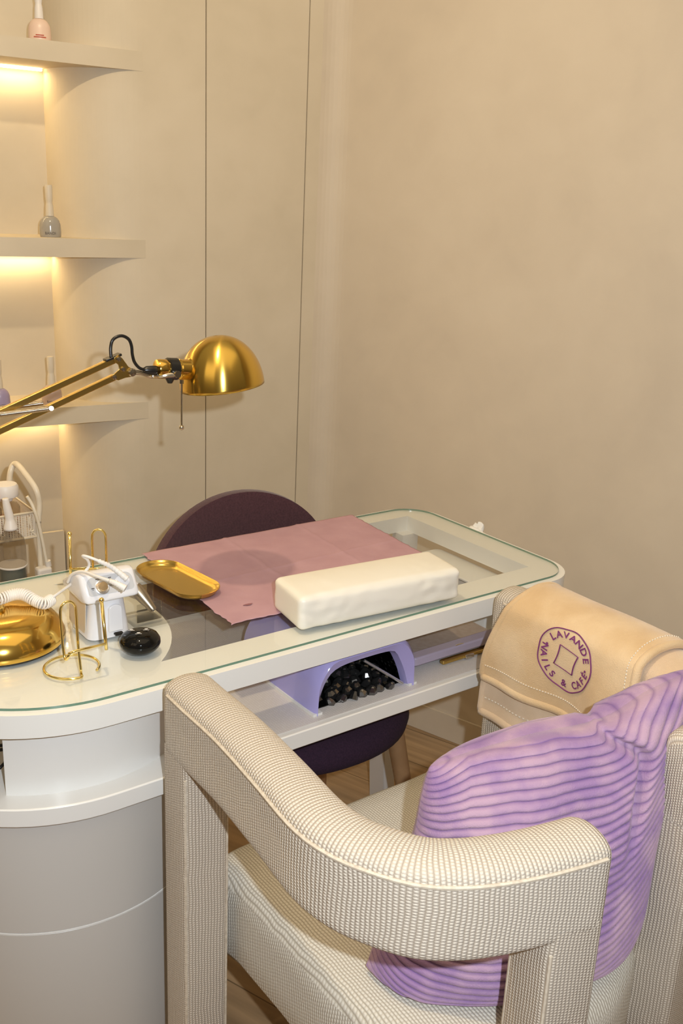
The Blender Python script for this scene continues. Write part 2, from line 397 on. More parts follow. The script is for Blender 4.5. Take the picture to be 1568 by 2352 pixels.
# left wall: niche back, convex return, front face with two door joints, up to the corner
SN0, SN1, ND = .652, .838, .18
def wall_profile():
    p = [(-1.9, -ND), (SN0-.1, -ND), (SN0, -ND)]
    for k in range(1, 25):
        t = PI/2*k/24; p.append((SN1-(SN1-SN0)*math.cos(t), -ND+ND*math.sin(t)))
    return p
CH = 2.9
w = MB(); pr = wall_profile()
for (a, b) in zip(pr[:-1], pr[1:]): w.add([Wp(*a, 0), Wp(*b, 0), Wp(*b, CH), Wp(*a, CH)], [[0, 1, 2, 3]])
for s0, s1 in ((SN1, .9955), (.9985, 1.2740), (1.2770, SC+.0)):
    w.add([Wp(s0, 0, 0), Wp(s1, 0, 0), Wp(s1, 0, CH), Wp(s0, 0, CH)], [[0, 1, 2, 3]])
for s0 in (.9955, 1.2740):
    w.add([Wp(s0, 0, 0), Wp(s0, -.02, 0), Wp(s0, -.02, CH), Wp(s0, 0, CH)], [[0, 1, 2, 3]])
    w.add([Wp(s0+.003, 0, 0), Wp(s0+.003, -.02, 0), Wp(s0+.003, -.02, CH), Wp(s0+.003, 0, CH)], [[0, 1, 2, 3]])
bmw = struct('wall_left', w, M_WALL, sharp=25)
g = MB()
for s0 in (.9955, 1.2740): g.box(Wp(s0+.0015, -.021, CH/2), WX*.006, WN*.001, Vector((0, 0, CH/2)))
struct('trim_1', g, M_GAP)
# low plinth closing the bottom of the niche
g = MB(); pl = [(-1.9, -.17), (SN0-.004, -.17), (SN0-.003, -.160), (-1.9, -.160)]
g.prism([(s, d) for s, d in pl], 0, .565, fr=lambda x, y, z: Wp(x, y, z))
struct('trim_2', g, M_WALL)
# right wall
RD = Vector((math.cos(math.radians(-35)), math.sin(math.radians(-35)), 0))
RN = Vector((-math.sin(math.radians(35)), -math.cos(math.radians(35)), 0))
rw = MB(); e = CORNER+RD*3.4
fil = []                                                          # small soft fillet at the corner
a = CORNER-WX*.05; b = CORNER+RD*.05
for k in range(9):
    t = k/8; fil.append(a*(1-t)**2+CORNER*2*t*(1-t)+b*t*t)
fil.append(e)
for p, q in zip(fil[:-1], fil[1:]): rw.add([p, q, q+Vector((0, 0, CH)), p+Vector((0, 0, CH))], [[0, 1, 2, 3]])
struct('wall_right', rw, M_WALLR, sharp=30)
bb = MB(); bb.box(CORNER+RD*1.75+RN*.003+Vector((0, 0, .04)), RD*1.7, RN*.003, Vector((0, 0, .04)))
struct('baseboard_right', bb, M_WALLR, bevel=.001)

# shelves with warm light strips
SHZ = [(1.765, 1.723, 'top'), (1.343, 1.300, 'middle'), (.941, .898, 'bottom')]
for zt, zb, nm in SHZ:
    sp = [(-1.9, -ND-.01), (SN0+.0, -ND-.01)] + [(SN1-(SN1-SN0-.0)*math.cos(PI/2*k/16)+.002, -ND+ND*math.sin(PI/2*k/16)-.003) for k in range(1, 17)] + [(SN1, -.0005), (SN1, .0005), (-1.9, .0005)]
    s = MB(); s.prism(sp, zb, zt, fr=lambda x, y, z: Wp(x, y, z))
    t = thing('wall_shelf', {'top': 'topmost plaster wall shelf in the lit niche, lamp strip showing beneath it', 'middle': 'middle plaster wall shelf in the niche, under the grey polish bottle',
              'bottom': 'lowest plaster wall shelf in the niche, behind the brass lamp arm'}[nm], 'shelf', Wp(.4, -.09, zb))
    obj('shelf_board', s, M_WALL, t, sharp=30)
    l = MB(); l.box(Wp(-.6, -ND+.022, zb-.003), WX*1.245, WN*.005, Vector((0, 0, .003)))
    obj('light_strip', l, M_LED, t)
    L = bpy.data.lights.new('niche_light', 'AREA'); L.shape = 'RECTANGLE'; L.size = 1.25; L.size_y = .012; L.energy = 1.6; L.color = (1, .74, .38)
    lo = bpy.data.objects.new('niche_light', L); COL.objects.link(lo)
    lo.matrix_world = Matrix((WX, WN.cross(WX)*-1 if False else Vector((0, 0, 1)).cross(WX), Vector((0, 0, 1)))).transposed().to_4x4(); lo.location = Wp(.645-.625, -ND+.024, zb-.0075)

# polish bottles
def bottle(s, d, z, colour, label, letters, h=.118, capm=M_CAP, g='polish bottles on the niche shelves'):
    base = Wp(s, d, z); t = thing('polish_bottle', label, 'nail polish', base, g); R = .0245; face = (Vector((0, 0, 0))-base); face.z = 0; face.normalize()
    sd = Vector((0, 0, 1)).cross(face)
    pr = [(R*.94, 0), (R, .003), (R*1.02, .012), (R*.99, .024)] + [(.007+(R*.99-.007)*math.cos(a), .024+.024*math.sin(a)) for a in [PI/2*k/9 for k in range(1, 9)]] + [(.0085, .0485)]
    obj('bottle_body', MB().lathe(base, pr, sx=1, sy=.86, xdir=sd), M_POL[colour], t)
    cp = [(.0098, .048), (.0096, .055), (.0088, .070), (.0075, .076), (.0072, .079), (.0080, .083), (.0085, .090), (.0088, h-.003), (.0080, h), (0.004, h)]
    obj('cap', MB().lathe(base, cp), capm, t)
    mb = MB()
    def wrap(x, y): a = x/R; return base+(sd*math.sin(a)*R*1.025+face*math.cos(a)*R*.86*1.05)+Vector((0, 0, y))
    if letters == 'lines':
        for yy, ww in ((.0125, .011), (.0085, .017)):
            mb.grid(lambda a, b, yy=yy, ww=ww: wrap((a-.5)*2*ww*.8, yy+(b-.5)*.0022), 10, 1)
        obj('lettering', mb, M_INKR, t)
    else:
        text_mesh(letters, .0085, lambda x, y: wrap(x, y+.0065), mb)
        obj('lettering', mb, M_INK, t)
    return t
bottle(.617, -.05, 1.765, 'peach', 'pale peach nail polish bottle alone on the topmost shelf', 'lines', .122, M_CAPW)
bottle(.622, -.055, 1.343, 'grey', 'glossy grey nail polish bottle on the middle niche shelf', 'BANDI')
bottle(.606, -.05, .941, 'mauve', 'mauve nail polish bottle seen between the brass lamp bars', 'BANDI')
bottle(.478, -.04, .941, 'lav', 'lavender nail polish bottle at the left edge of the lowest shelf', 'BANDI')
bottle(.462, -.055, 1.343, 'dark', 'dark nail polish bottle cut by the left edge, middle shelf', 'BANDI')

# ================================================================== TABLE
ZT = .757
CU, CV, RO = .50, 1.437, .262
def table_outline(ins=0.0, r=.085, n=40):
    u1, v0, v1 = 1.512-ins, CV-RO+ins, CV+RO-ins; r = max(.02, r-ins); p = []
    for k in range(n+1):
        a = math.radians(90+180*k/n); p.append((CU+(RO-ins)*math.cos(a), CV+(RO-ins)*math.sin(a)))
    for (cx, cy, a0) in ((u1-r, v0+r, -90), (u1-r, v1-r, 0)):
        p += [(cx+r*math.cos(math.radians(a0+90*k/10)), cy+r*math.sin(math.radians(a0+90*k/10))) for k in range(11)]
    return p
tb = thing('manicure_table', 'long white manicure table with glass top, open lower shelf and rounded drum base', 'table', T(.9, 1.437, 0))
r2 = .243; c2 = (.452, 1.437)
hole = []
a1 = math.asin((1.256-c2[1])/r2); a2 = math.asin((1.640-c2[1])/r2) if (1.640-c2[1]) < r2 else PI/2
hole += [(c2[0]+r2*math.cos(a1+(a2-a1)*k/20), c2[1]+r2*math.sin(a1+(a2-a1)*k/20)) for k in range(21)]
hole += [(1.440, 1.640), (1.440, 1.256)]
obj('tabletop_frame', MB().ring(table_outline(), hole, ZT-.036, ZT), M_RIM, tb, bevel=.0015)
go = table_outline(.013, .085)
gm = MB().prism(go, ZT+.0004, ZT+.0044, mi_side=1)
obj('glass_top', gm, [M_GLASS, M_GEDGE], tb)
# lower shelf
def shelf_outline(ins=0):
    p = []
    for k in range(41):
        a = math.radians(90+180*k/40); p.append((CU+(RO-ins)*math.cos(a), CV+(RO-ins)*math.sin(a)))
    return p + [(1.500-ins, CV-RO+ins), (1.500-ins, CV+RO-ins)]
ls = obj('lower_shelf', MB().prism(shelf_outline(), .576, .606), M_WHITE, tb, bevel=.002)
obj('shelf_liner', MB().prism([(.66, CV-RO+.012), (1.345, CV-RO+.012), (1.345, CV+RO-.03), (.66, CV+RO-.03)], .6062, .6075), M_LINER, ls)
# upper neck panel: part of a cylinder wall
def arcwall(r0, r1, z0, z1, d0, d1, n=60):
    m = MB(); pts = [(CU+r1*math.cos(math.radians(d0+(d1-d0)*k/n)), CV+r1*math.sin(math.radians(d0+(d1-d0)*k/n))) for k in range(n+1)]
    pts += [(CU+r0*math.cos(math.radians(d1-(d1-d0)*k/n)), CV+r0*math.sin(math.radians(d1-(d1-d0)*k/n))) for k in range(n+1)]
    return m.prism(pts, z0, z1)
obj('base_upper', arcwall(.208, .226, .606, ZT-.036, -127, -52), M_WHITE, tb)
aw = MB(); aw_ = [(c2[0]+q*math.cos(math.radians(a)), c2[1]+q*math.sin(math.radians(a))) for q, rg in ((.232, range(-58, 81, 3)), (.215, range(80, -59, -3))) for a in rg]
obj('base_end_panel', aw.prism(aw_, .606, ZT-.036), M_WHITE, tb)
dr = obj('drum_base', MB().lathe(T(CU, CV, 0), [(.246, .0), (.246, .374), (.2445, .3755), (.2445, .3772), (.246, .3785), (.246, .576)], n=120), M_DRUM, tb, sharp=20)
obj('drum_seam', MB().lathe(T(CU, CV, 0), [(.2448, .3752), (.2463, .3758), (.2463, .3768), (.2448, .3774)], n=120), M_WHITE, dr)
# legs and posts at the right end
for v, u_ in ((1.635, 1.408), (1.235, 1.450)):
    obj('post', MB().prism(rrect(u_, v-.02, u_+.048, v+.02, .003, 2), .606, ZT-.036), M_LEGW, tb)
    lg = MB(); tu, bu = 1.355, 1.395
    def lf(x, y, z, tu=tu, bu=bu): return T(x+(tu+(bu-tu)*(1-z/.576)), v+y, z)
    lg.prism([(-.0, -.03), (.034, -.03), (.034, .03), (-.0, .03)], 0, .576, fr=lf)
    lo_ = obj('leg', lg, [M_LEGW, M_LEGB], tb, bevel=.002)
    for p in lo_.data.polygons:
        if p.normal.dot(-VX) > .8: p.material_index = 0

# ================================================================== BEIGE ARMCHAIR
ch = thing('armchair', 'cream ribbed-knit armchair with wraparound padded arms, pulled up to the table', 'chair', T(.93, .87, 0))
def sm01(x, a, b):
    t = max(0, min(1, (x-a)/(b-a))); return t*t*(3-2*t)
def rail_section(w=.073, zb=.672, zs=.772, zt=.793, rb=.012):
    h = w/2; s = []
    for k in range(5):
        a = math.radians(180+90*k/4); s.append((-h+rb+rb*math.cos(a), zb+rb+rb*math.sin(a)))
    for k in range(5):
        a = math.radians(270+90*k/4); s.append((h-rb+rb*math.cos(a), zb+rb+rb*math.sin(a)))
    for k in range(5): s.append((h, zb+.02+(zs-zb-.02)*k/5))
    for k in range(15):
        a = PI*k/14; s.append((h*math.cos(a), zs+(zt-zs)*math.sin(a)**.8))
    for k in range(5): s.append((-h, zs-(zs-zb-.02)*(k+1)/5))
    return s
def ends(t, l, L, r=.022):
    e = min(l, L-l); 
    if e >= r: return (1, 1)
    q = math.sqrt(max(0, 1-((r-e)/r)**2)); return (.72+.28*q, .985+.015*q)
near = [(.605, 1.150), (.603, 1.084), (.602, .982), (.593, .872), (.583, .776), (.588, .722), (.603, .680), (.624, .645), (.655, .621), (.692, .604), (.735, .590), (.782, .579), (.820, .572)]
near = [(u-.008*sm01(v, .60, .75), v) for u, v in near]
far = [(1.262, 1.150), (1.262, 1.04), (1.262, .93), (1.262, .86), (1.256, .79), (1.238, .73), (1.208, .68), (1.168, .648), (1.122, .632), (1.072, .626)]
def railpath(c, n=90): return [T(p.x, p.y) for p in spline(c, n)]
def offset_path(c, off, n=90):
    P = railpath(c, n); out = []
    for i, p in enumerate(P):
        t = (P[min(i+1, n-1)]-P[max(i-1, 0)]).normalized(); out.append(p+Vector((t.y, -t.x, 0))*off)
    return out
def arm(c, inward):
    P = railpath(c)
    a = obj('armrest', MB().sweep(P, rail_section(), ends), M_KNIT, ch, sharp=50)
    for off, z in ((-inward*.037, .773), (-inward*.036, .676), (inward*.037, .773)):
        pp = offset_path(c, off); pp = [q+Vector((0, 0, z)) for q in pp][3:-3]
        obj('piping', MB().tube(pp, .0026, 6), M_PIPE, a)
    # posts under both ends, faces flush with the rail
    n = len(P)
    for i0, sgn in ((0, 1), (n-1, -1)):
        p = P[i0]; t = (P[min(i0+1, n-1)]-P[max(i0-1, 0)]).normalized()*sgn; sd = Vector((t.y, -t.x, 0)).normalized()
        ln = .078; c0 = p+t*(ln/2+.001)
        pts = rrect(-.036, -ln/2, .036, ln/2, .012, 4)
        per = [0]
        for k in range(len(pts)): per.append(per[-1]+math.dist(pts[k], pts[(k+1) % len(pts)]))
        m = MB(); zz = [.0+.69*k/24 for k in range(25)]
        lean = (.0 if sgn == 1 or inward > 0 else 0)
        m.grid(lambda a, b: c0+sd*pts[int(round(b*len(pts))) % len(pts)][0]+t*pts[int(round(b*len(pts))) % len(pts)][1]+Vector((0, 0, a*.69)), 24, len(pts), cv=True,
               uvf=lambda a, b: (a*.69, per[int(round(b*len(pts)))]))
        q = obj('post', m, M_KNITP, ch, sharp=50)
        for xx in (-.036, .036):
            for yy in (ln/2,):
                obj('piping', MB().tube([c0+sd*xx*.93+t*(yy-.004)+Vector((0, 0, z)) for z in (0.002, .3, .66)], .0024, 6), M_PIPE, q)
    return a
arm(near, +1) ; arm(far, +1)
# seat: D-shaped upholstered slab
so = []
ctrl = [(.655, 1.165), (.80, 1.178), (.93, 1.18), (1.06, 1.178), (1.205, 1.165), (1.218, 1.05), (1.215, .90), (1.19, .78), (1.10, .67), (1.0, .615), (.92, .60), (.84, .605), (.745, .64), (.672, .72), (.648, .82), (.652, .95), (.652, 1.07)]
op = spline(ctrl, 140, True); cen = Vector((.93, .90, 0))
prof = [(0.93, .285), (.985, .288), (1.0, .300), (1.0, .34), (1.0, .395), (.992, .418), (.972, .433), (.94, .441), (.80, .446), (.5, .449), (.25, .450), (0.02, .450)]
sm = MB(); n = len(op)
def seatv(i, k):
    f, z = prof[k]; p = op[i % n]; d = p-cen; L_ = d.length; ins = (1-f)*.42 if f > .9 else None
    q = cen+d*((L_-(1-f)*.45)/L_) if f > .9 else cen+d*f*.97
    return T(q.x, q.y, z)
vs = [seatv(i, k) for i in range(n) for k in range(len(prof))]; m_ = len(prof); fs = []; us = []
arc = [0]
for i in range(n): arc.append(arc[-1]+(op[(i+1) % n]-op[i]).length)
for i in range(n):
    for k in range(m_-1):
        ids = [i*m_+k, ((i+1) % n)*m_+k, ((i+1) % n)*m_+k+1, i*m_+k+1]; fs.append(ids)
        if k < 5: us.append([(arc[i], prof[k][1]), (arc[i+1], prof[k][1]), (arc[i+1], prof[k+1][1]), (arc[i], prof[k+1][1])])
        else: us.append([(vs[j].dot(UX), vs[j].dot(VX)) for j in ids])
sm.add(vs, fs, us); fl = len(sm.f); sm.add([], [])
sm.f.append([i*m_ for i in range(n)]); sm.uv[len(sm.f)-1] = [(0, 0)]
sm.f.append([i*m_+m_-1 for i in range(n)]); sm.uv[len(sm.f)-1] = [(vs[i*m_+m_-1].dot(UX), vs[i*m_+m_-1].dot(VX)) for i in range(n)]
st = obj('seat', sm, M_KNITS, ch, sharp=60)

# ================================================================== CUSHION (lilac corduroy)
cTL, cTR, cBR, cBL = Vector((.790, .835, .742)), Vector((1.185, .690, .835)), Vector((1.068, .655, .470)), Vector((.697, .828, .452))
def sm01(x, a, b):
    t = max(0, min(1, (x-a)/(b-a))); return t*t*(3-2*t)
def crease(b): return .60+.17*sm01(1-b, 0, .20)
def ribphase(a, b, side=1):
    w_ = -.62*max(0, a-crease(b)+.02)*(.25+.75*b) + .30*max(0, .14-a)*(b-.2)*2 + .10*(b-.5)*a + .006*noise.noise(Vector((a*7, b*6, 1.7))) + .004*noise.noise(Vector((a*19, b*9, 4.7)))
    return (b+w_)*30
def cush(side):
    nrm = Vector((-.46, -.89, 0)).normalized(); ev = Vector((.33, -.17, 0)).normalized()
    def fn(a, b):
        # spread samples towards the seams
        lo = cBL.lerp(cBR, a); hi = cTL.lerp(cTR, a)
        p = lo.lerp(hi, b)
        pin = 4*a*(1-a); pib = 4*b*(1-b)
        p = p + ev*(pib*.020*((.5-a)*2))
        p.z += -pin*.012*(b-.5)*2
        p.z += b*b*(.012*sm01(a, .62, 1.0)-.012*sm01(a, .35, .62)*(1-sm01(a, .64, .8)))
        # rounded corners
        for ca, cb_, am in ((0, 1, .45), (0, 0, .3), (1, 0, .8), (1, 1, .4)):
            d = math.hypot((a-ca), (b-cb_)); k = max(0, 1-d/.24)**2
            p += (ev*(.5-ca)*2*.022 + Vector((0, 0, (.5-cb_)*2*.018)))*k*am
        puff = (max(0, 1-abs(2*a-1)**2.4)**.5)*(max(0, 1-abs(2*b-1)**2.6)**.42)
        th = .078*puff
        th *= 1.0+.95*(1-b)**1.5*(side > 0)
        cr = math.exp(-((a-crease(b))/.020)**2)*sm01(b, .45, .72)*puff**.3
        th -= .020*cr
        th += .010*math.exp(-((a-crease(b)-.055)/.04)**2)*sm01(b, .5, .8)*puff
        th += .010*puff*noise.noise(Vector((a*4, b*4, side*3.1)))+.006*math.sin(a*10+b*16)*puff*sm01(.35-a, 0, .3)
        rb = abs(math.sin(PI*ribphase(a, b, side)))
        th += (.0050*rb**.55-.002)*min(1, puff*3)
        q = p+nrm*th*side
        # the plump top rolls over the seam
        q.z += .016*(b**6)*min(1, puff*1.6)*(1 if side > 0 else .6)
        q.z -= .075*(1-b)**2*puff*(side > 0)
        q.z = max(q.z, .4535)
        return T(q.x, q.y, q.z)
    return fn
cm = MB()
def ez(x): return .5-.5*math.cos(PI*x)
def ezb(x): return x*.6+ez(x)*.4
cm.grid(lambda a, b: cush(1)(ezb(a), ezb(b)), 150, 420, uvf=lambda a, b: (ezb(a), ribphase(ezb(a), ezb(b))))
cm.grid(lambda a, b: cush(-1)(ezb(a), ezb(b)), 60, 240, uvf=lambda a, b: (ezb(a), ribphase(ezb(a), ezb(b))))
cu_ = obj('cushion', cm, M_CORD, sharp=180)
tag(cu_, 'large lilac corduroy cushion leaning in the cream armchair', 'cushion')

# ================================================================== BLANKET over the far arm
FP = railpath(far, 200)
FL = [0]
for i in range(1, 200): FL.append(FL[-1]+(FP[i]-FP[i-1]).length)
def frail(l):
    if l < 0: t = (FP[1]-FP[0]).normalized(); return FP[0]+t*l, Vector((t.y, -t.x, 0))
    k = 1
    while k < 199 and FL[k] < l: k += 1
    u = (l-FL[k-1])/(FL[k]-FL[k-1]); p = FP[k-1].lerp(FP[k], u); a, b = FP[max(0, k-6)], FP[min(199, k+6)]; t = (b-a).normalized()
    return p, Vector((t.y, -t.x, 0))          # second: lateral; positive side faces the seat
def cross(c, ex):
    """blanket cross section: c = metres of cloth from the crest, positive down the seat side"""
    w_ = .038+ex; zt = .797+ex
    R = w_
    if abs(c) < R*PI/2: a = c/R; return R*math.sin(a), zt-.6*R*(1-math.cos(a))
    s = 1 if c > 0 else -1; d = abs(c)-R*PI/2
    return s*(R+ (.05*d if s > 0 else 0)), zt-.6*R-d
def blanket_pt(l, c, ex):
    p, lat = frail(l); x, z = cross(c, ex)
    wv = .010*math.sin(l*19+.8)*sm01(c, .03, .22)+.006*math.sin(l*43+c*9)*sm01(c, .05, .25)
    bulge = .012*math.sin(min(1, max(0, (c-.02)/.24))*PI)
    sgn = SGN
    return p+lat*sgn*(x+(wv+bulge if c > 0 else 0))+Vector((0, 0, z+.004*noise.noise(Vector((l*9, c*9, ex*50)))))
SGN = 1 if (frail(.2)[1].dot(-UX) > 0) else -1
bl = thing('throw_blanket', 'folded beige plush blanket with purple round emblem hung over the far armrest', 'blanket', T(1.26, .9, .6))
Ltot = FL[-1]
def layer(l0, l1, c0, c1, ex, flare=.03, rflare=.0, hems=True, m=M_BLANKET, nm='blanket_layer'):
    def fn(a, b):
        c = c0+(c1-c0)*b; q = sm01(c, .02, c1)
        ls, le = l0-flare*q, l1+rflare*q
        return blanket_pt(ls+(le-ls)*a, c, ex)
    o = obj(nm, MB().grid(fn, 90, 60), m, bl, solid=.010, offs=0, sharp=180)
    o.modifiers['solid'].use_rim = True
    h = MB(); h.tube([fn(k/60, 1) for k in range(61)], .0095, 10); h.tube([fn(0, k/50) for k in range(51)], .0075, 10); h.tube([fn(1, k/50) for k in range(51)], .0075, 10)
    for q in ([fn(k/60, 1) for k in range(0)],): pass
    obj('hem', h, m, o, sharp=180)
    s_ = MB()
    def st(fa, n_):
        for k in range(n_):
            p = fa(k/n_); q = fa((k+.55)/n_); s_.tube([p, q], .0009, 5)
    def lift(a, b):
        p = fn(a, b); e_ = .002; n_ = (fn(min(1, a+e_), b)-fn(max(0, a-e_), b)).cross(fn(a, min(1, b+e_))-fn(a, max(0, b-e_))).normalized()
        if n_.dot(Vector((0, 0, CAMH))-p) < 0: n_ = -n_
        return p+n_*.0056
    st(lambda t: lift(t, .93), 70); st(lambda t: lift(.93, .15+.8*t), 60)
    obj('stitching', s_, M_THREADW, o, sharp=180)
    return fn, lift, o
layer(.075, Ltot*.90, -.20, .285, .006, .050, 0, m=M_BLANKET2)
fnB, liftB, lo2 = layer(.085, .36, -.16, .232, .020, .048, .03)
# round embroidered emblem
LC, CC, RL = .213, .128, .057
# convert cloth coordinates (l, c) to grid parameters
def emb(x, y):
    """x right, y up in metres on the cloth"""
    rot = math.radians(-11); xr = x*math.cos(rot)-y*math.sin(rot); yr = x*math.sin(rot)+y*math.cos(rot)
    l = LC+xr; c = CC-yr
    e_ = .003; p = blanket_pt(l, c, .020); n_ = (blanket_pt(l+e_, c, .02)-blanket_pt(l-e_, c, .02)).cross(blanket_pt(l, c+e_, .02)-blanket_pt(l, c-e_, .02)).normalized()
    if n_.dot(Vector((0, 0, CAMH))-p) < 0: n_ = -n_
    return p+n_*.0064
em = MB()
ringp = []
for k in range(72):
    a = 2*PI*k/72; rr_ = RL*(1+.012*math.sin(5*a+1)+.01*math.sin(9*a)); ringp.append(emb(rr_*math.cos(a), rr_*math.sin(a)))
em.tube(ringp, .0011, 6, closed=True)
def arc_text(s, r, a_mid, step, size, inward):
    n = len(s)
    for i, chx in enumerate(s):
        if chx == ' ': continue
        if not inward: a = a_mid-(i-(n-1)/2)*step; ca, sa = math.cos(a-PI/2), math.sin(a-PI/2); base = r
        else: a = a_mid+(i-(n-1)/2)*step; ca, sa = math.cos(a+PI/2), math.sin(a+PI/2); base = r
        cx, cy = base*math.cos(a), base*math.sin(a)
        text_mesh(chx, size, lambda x, y: emb(cx+x*ca-(y-size*.35)*sa, cy+x*sa+(y-size*.35)*ca), em, bold=.0005)
arc_text('LAVANDE', .0445, math.radians(90), math.radians(19), .0185, False)
arc_text('NAILS & CAFÉ', .0445, math.radians(-90), math.radians(16), .0175, True)
for a in (172, 8): 
    a = math.radians(a); cx, cy = .043*math.cos(a), .043*math.sin(a)
    em.add([emb(cx+.0025*math.cos(2*PI*k/8), cy+.0025*math.sin(2*PI*k/8)) for k in range(8)], [list(range(8))])
q = [(-.0185, .0195), (.0205, .0200), (.0185, -.0195), (-.0205, -.0200)]
for i in range(4):
    (xa, ya), (xb, yb) = q[i], q[(i+1) % 4]
    ln = [emb(xa+(xb-xa)*t-.0018*math.sin(PI*t)*(1 if i in (1,) else -1 if i == 3 else 0), ya+(yb-ya)*t) for t in [k/10 for k in range(11)]]
    em.tube(ln, .0011 if i % 2 else .0007, 6)
obj('embroidery', em, M_THREADP, lo2, sharp=180)

# ================================================================== PLUM CHAIR behind the table
pc = thing('side_chair', 'dark plum upholstered tub chair with wooden legs behind the table', 'chair', T(1.0, 1.52, 0))
def back_pt(a, b):
    th = 2*PI*b; r = a; x = .226*r*math.cos(th); z = .655+r*math.sin(th)*(.180 if math.sin(th) > 0 else .192)
    return T(1.056+x, 1.776-.62*x*x, z)
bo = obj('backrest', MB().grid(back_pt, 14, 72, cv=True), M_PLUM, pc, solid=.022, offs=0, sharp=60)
bo.modifiers.new('bv', 'BEVEL').width = .009; bo.modifiers['bv'].segments = 3
se = MB(); sp_ = []
for k in range(64):
    a = 2*PI*k/64; sp_.append((1.045+.248*abs(math.cos(a))**.92*(1 if math.cos(a) > 0 else -1), 1.52+.238*abs(math.sin(a))**.95*(1 if math.sin(a) > 0 else -1)))
pf = [(.80, .396), (.93, .402), (.985, .412), (1, .428), (.985, .445), (.93, .462), (.6, .470), (.02, .472)]
sv = [T(1.05+(x-1.05)*f, 1.52+(y-1.52)*f, z) for x, y in sp_ for f, z in pf]; k_ = len(pf)
se.add(sv, [[i*k_+j, ((i+1) % 64)*k_+j, ((i+1) % 64)*k_+j+1, i*k_+j+1] for i in range(64) for j in range(k_-1)]+[[i*k_ for i in range(64)]])
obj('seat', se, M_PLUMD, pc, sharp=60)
for (u0, v0, u1, v1) in ((1.24, 1.68, 1.31, 1.76), (.88, 1.66, .82, 1.75), (.90, 1.38, .84, 1.30), (1.205, 1.37, 1.250, 1.29)):
    obj('leg', MB().tube([T(u0, v0, .402), T(u1, v1, .003)], .014, 16, rf=lambda t: .0195-.006*t), M_BEECH, pc)

# ================================================================== ON THE TABLE
ZG = ZT+.0045
# pink paper towel
def towel(a, b):
    u0, u1 = .790-.020*(1-b), 1.318-.036*(1-b); v0, v1 = 1.308, 1.698
    ea = (.006*noise.noise(Vector((b*9, 0, 3)))+.004*abs(noise.noise(Vector((b*22, 2, 3)))))*(1-.7*a)+.0028*noise.noise(Vector((b*30, 0, 3))); eb = .004*noise.noise(Vector((a*8, 5, 0)))+.002*noise.noise(Vector((a*30, 5, 0)))
    u = u0+ea+(u1-u0)*a; v = v0+eb*1.4*(1-b)+(v1-v0)*b
    z = ZG+.0008+.0016*abs(noise.noise(Vector((a*6, b*5, 0))))+.0012*math.exp(-((b-.47-.05*a)/.008)**2)+.0014*math.exp(-((a-.36)/.008)**2)+.0012*math.exp(-((a-.71)/.008)**2)
    if a < .06 and b > .93: z += 0
    return T(u, v, z)
tw = obj('paper_towel', MB().grid(towel, 120, 90), M_PINK, sharp=180, solid=.0005, offs=1)
tag(tw, 'dusty pink paper towel sheet spread over the glass tabletop', 'towel')
sn = MB(); pts = []
for k in range(14):
    a = 2*PI*k/14; pts.append((.838+.009*math.cos(a)*(1+.3*math.sin(3*a)), 1.3655+.0035*math.sin(a)))
sn.add([T(x, y, ZG+.0030) for x, y in pts], [list(range(14))]); obj('stain', sn, M_PINKD, tw)
# armrest pillow
P0 = Vector((.852, 1.221, 0)); ex = Vector((1.182-.852, 1.190-1.221, 0)); ey = Vector((.016, .107, 0))
def pillow(ix, iy, iz):
    pass
pm = bmesh.new(); N3 = (34, 14, 8)
def pil(a, b, c):
    # rounded box map, a,b,c in 0..1
    L_, Wd_, H_ = .335, .109, .060; r = .010
    p = [(a-.5)*L_, (b-.5)*Wd_, (c-.5)*H_]; h = [L_/2, Wd_/2, H_/2]
    inner = [max(-(h[i]-r), min(h[i]-r, p[i])) for i in range(3)]; d = Vector([p[i]-inner[i] for i in range(3)])
    if d.length > 1e-9: p = [inner[i]+d.normalized()[i]*r for i in range(3)]
    A_, B_, C_ = 2*a-1, 2*b-1, 2*c-1
    bul = .005
    if c > .5: p[2] += bul*(1-A_**4)*(1-B_**2)*max(0, C_)
    if b < .5: p[1] -= bul*.8*(1-A_**4)*(1-C_**2)*max(0, -B_)
    wr = .0012*noise.noise(Vector((a*14, c*4+b*3, 0)))*(1 if abs(A_) > .45 else .4)
    p[1] -= wr*2.0; p[2] += wr*.7 if c > .2 else 0
    o_ = P0+ex*.5+ey*.5; e1 = ex.normalized(); e2 = ey.normalized()
    q_ = o_+e1*p[0]+e2*p[1]
    return T(q_.x, q_.y, ZG+.003+max(0.0, p[2]+H_/2))
pb = MB(); nx, ny, nz = 60, 22, 14
pb.grid(lambda i, j: pil(i, j, 0), nx, ny); pb.grid(lambda i, j: pil(i, j, 1), nx, ny)
pb.grid(lambda i, j: pil(i, 0, j), nx, nz); pb.grid(lambda i, j: pil(i, 1, j), nx, nz)
pb.grid(lambda i, j: pil(0, i, j), ny, nz); pb.grid(lambda i, j: pil(1, i, j), ny, nz)
po = obj('hand_rest', pb, M_LEATHER, sharp=70)
bm = bmesh.new(); bm.from_mesh(po.data); bmesh.ops.remove_doubles(bm, verts=bm.verts, dist=.0002); bmesh.ops.recalc_face_normals(bm, faces=bm.faces); bm.to_mesh(po.data); bm.free()
tag(po, 'cream leatherette hand rest bolster lying across the pink towel', 'cushion')

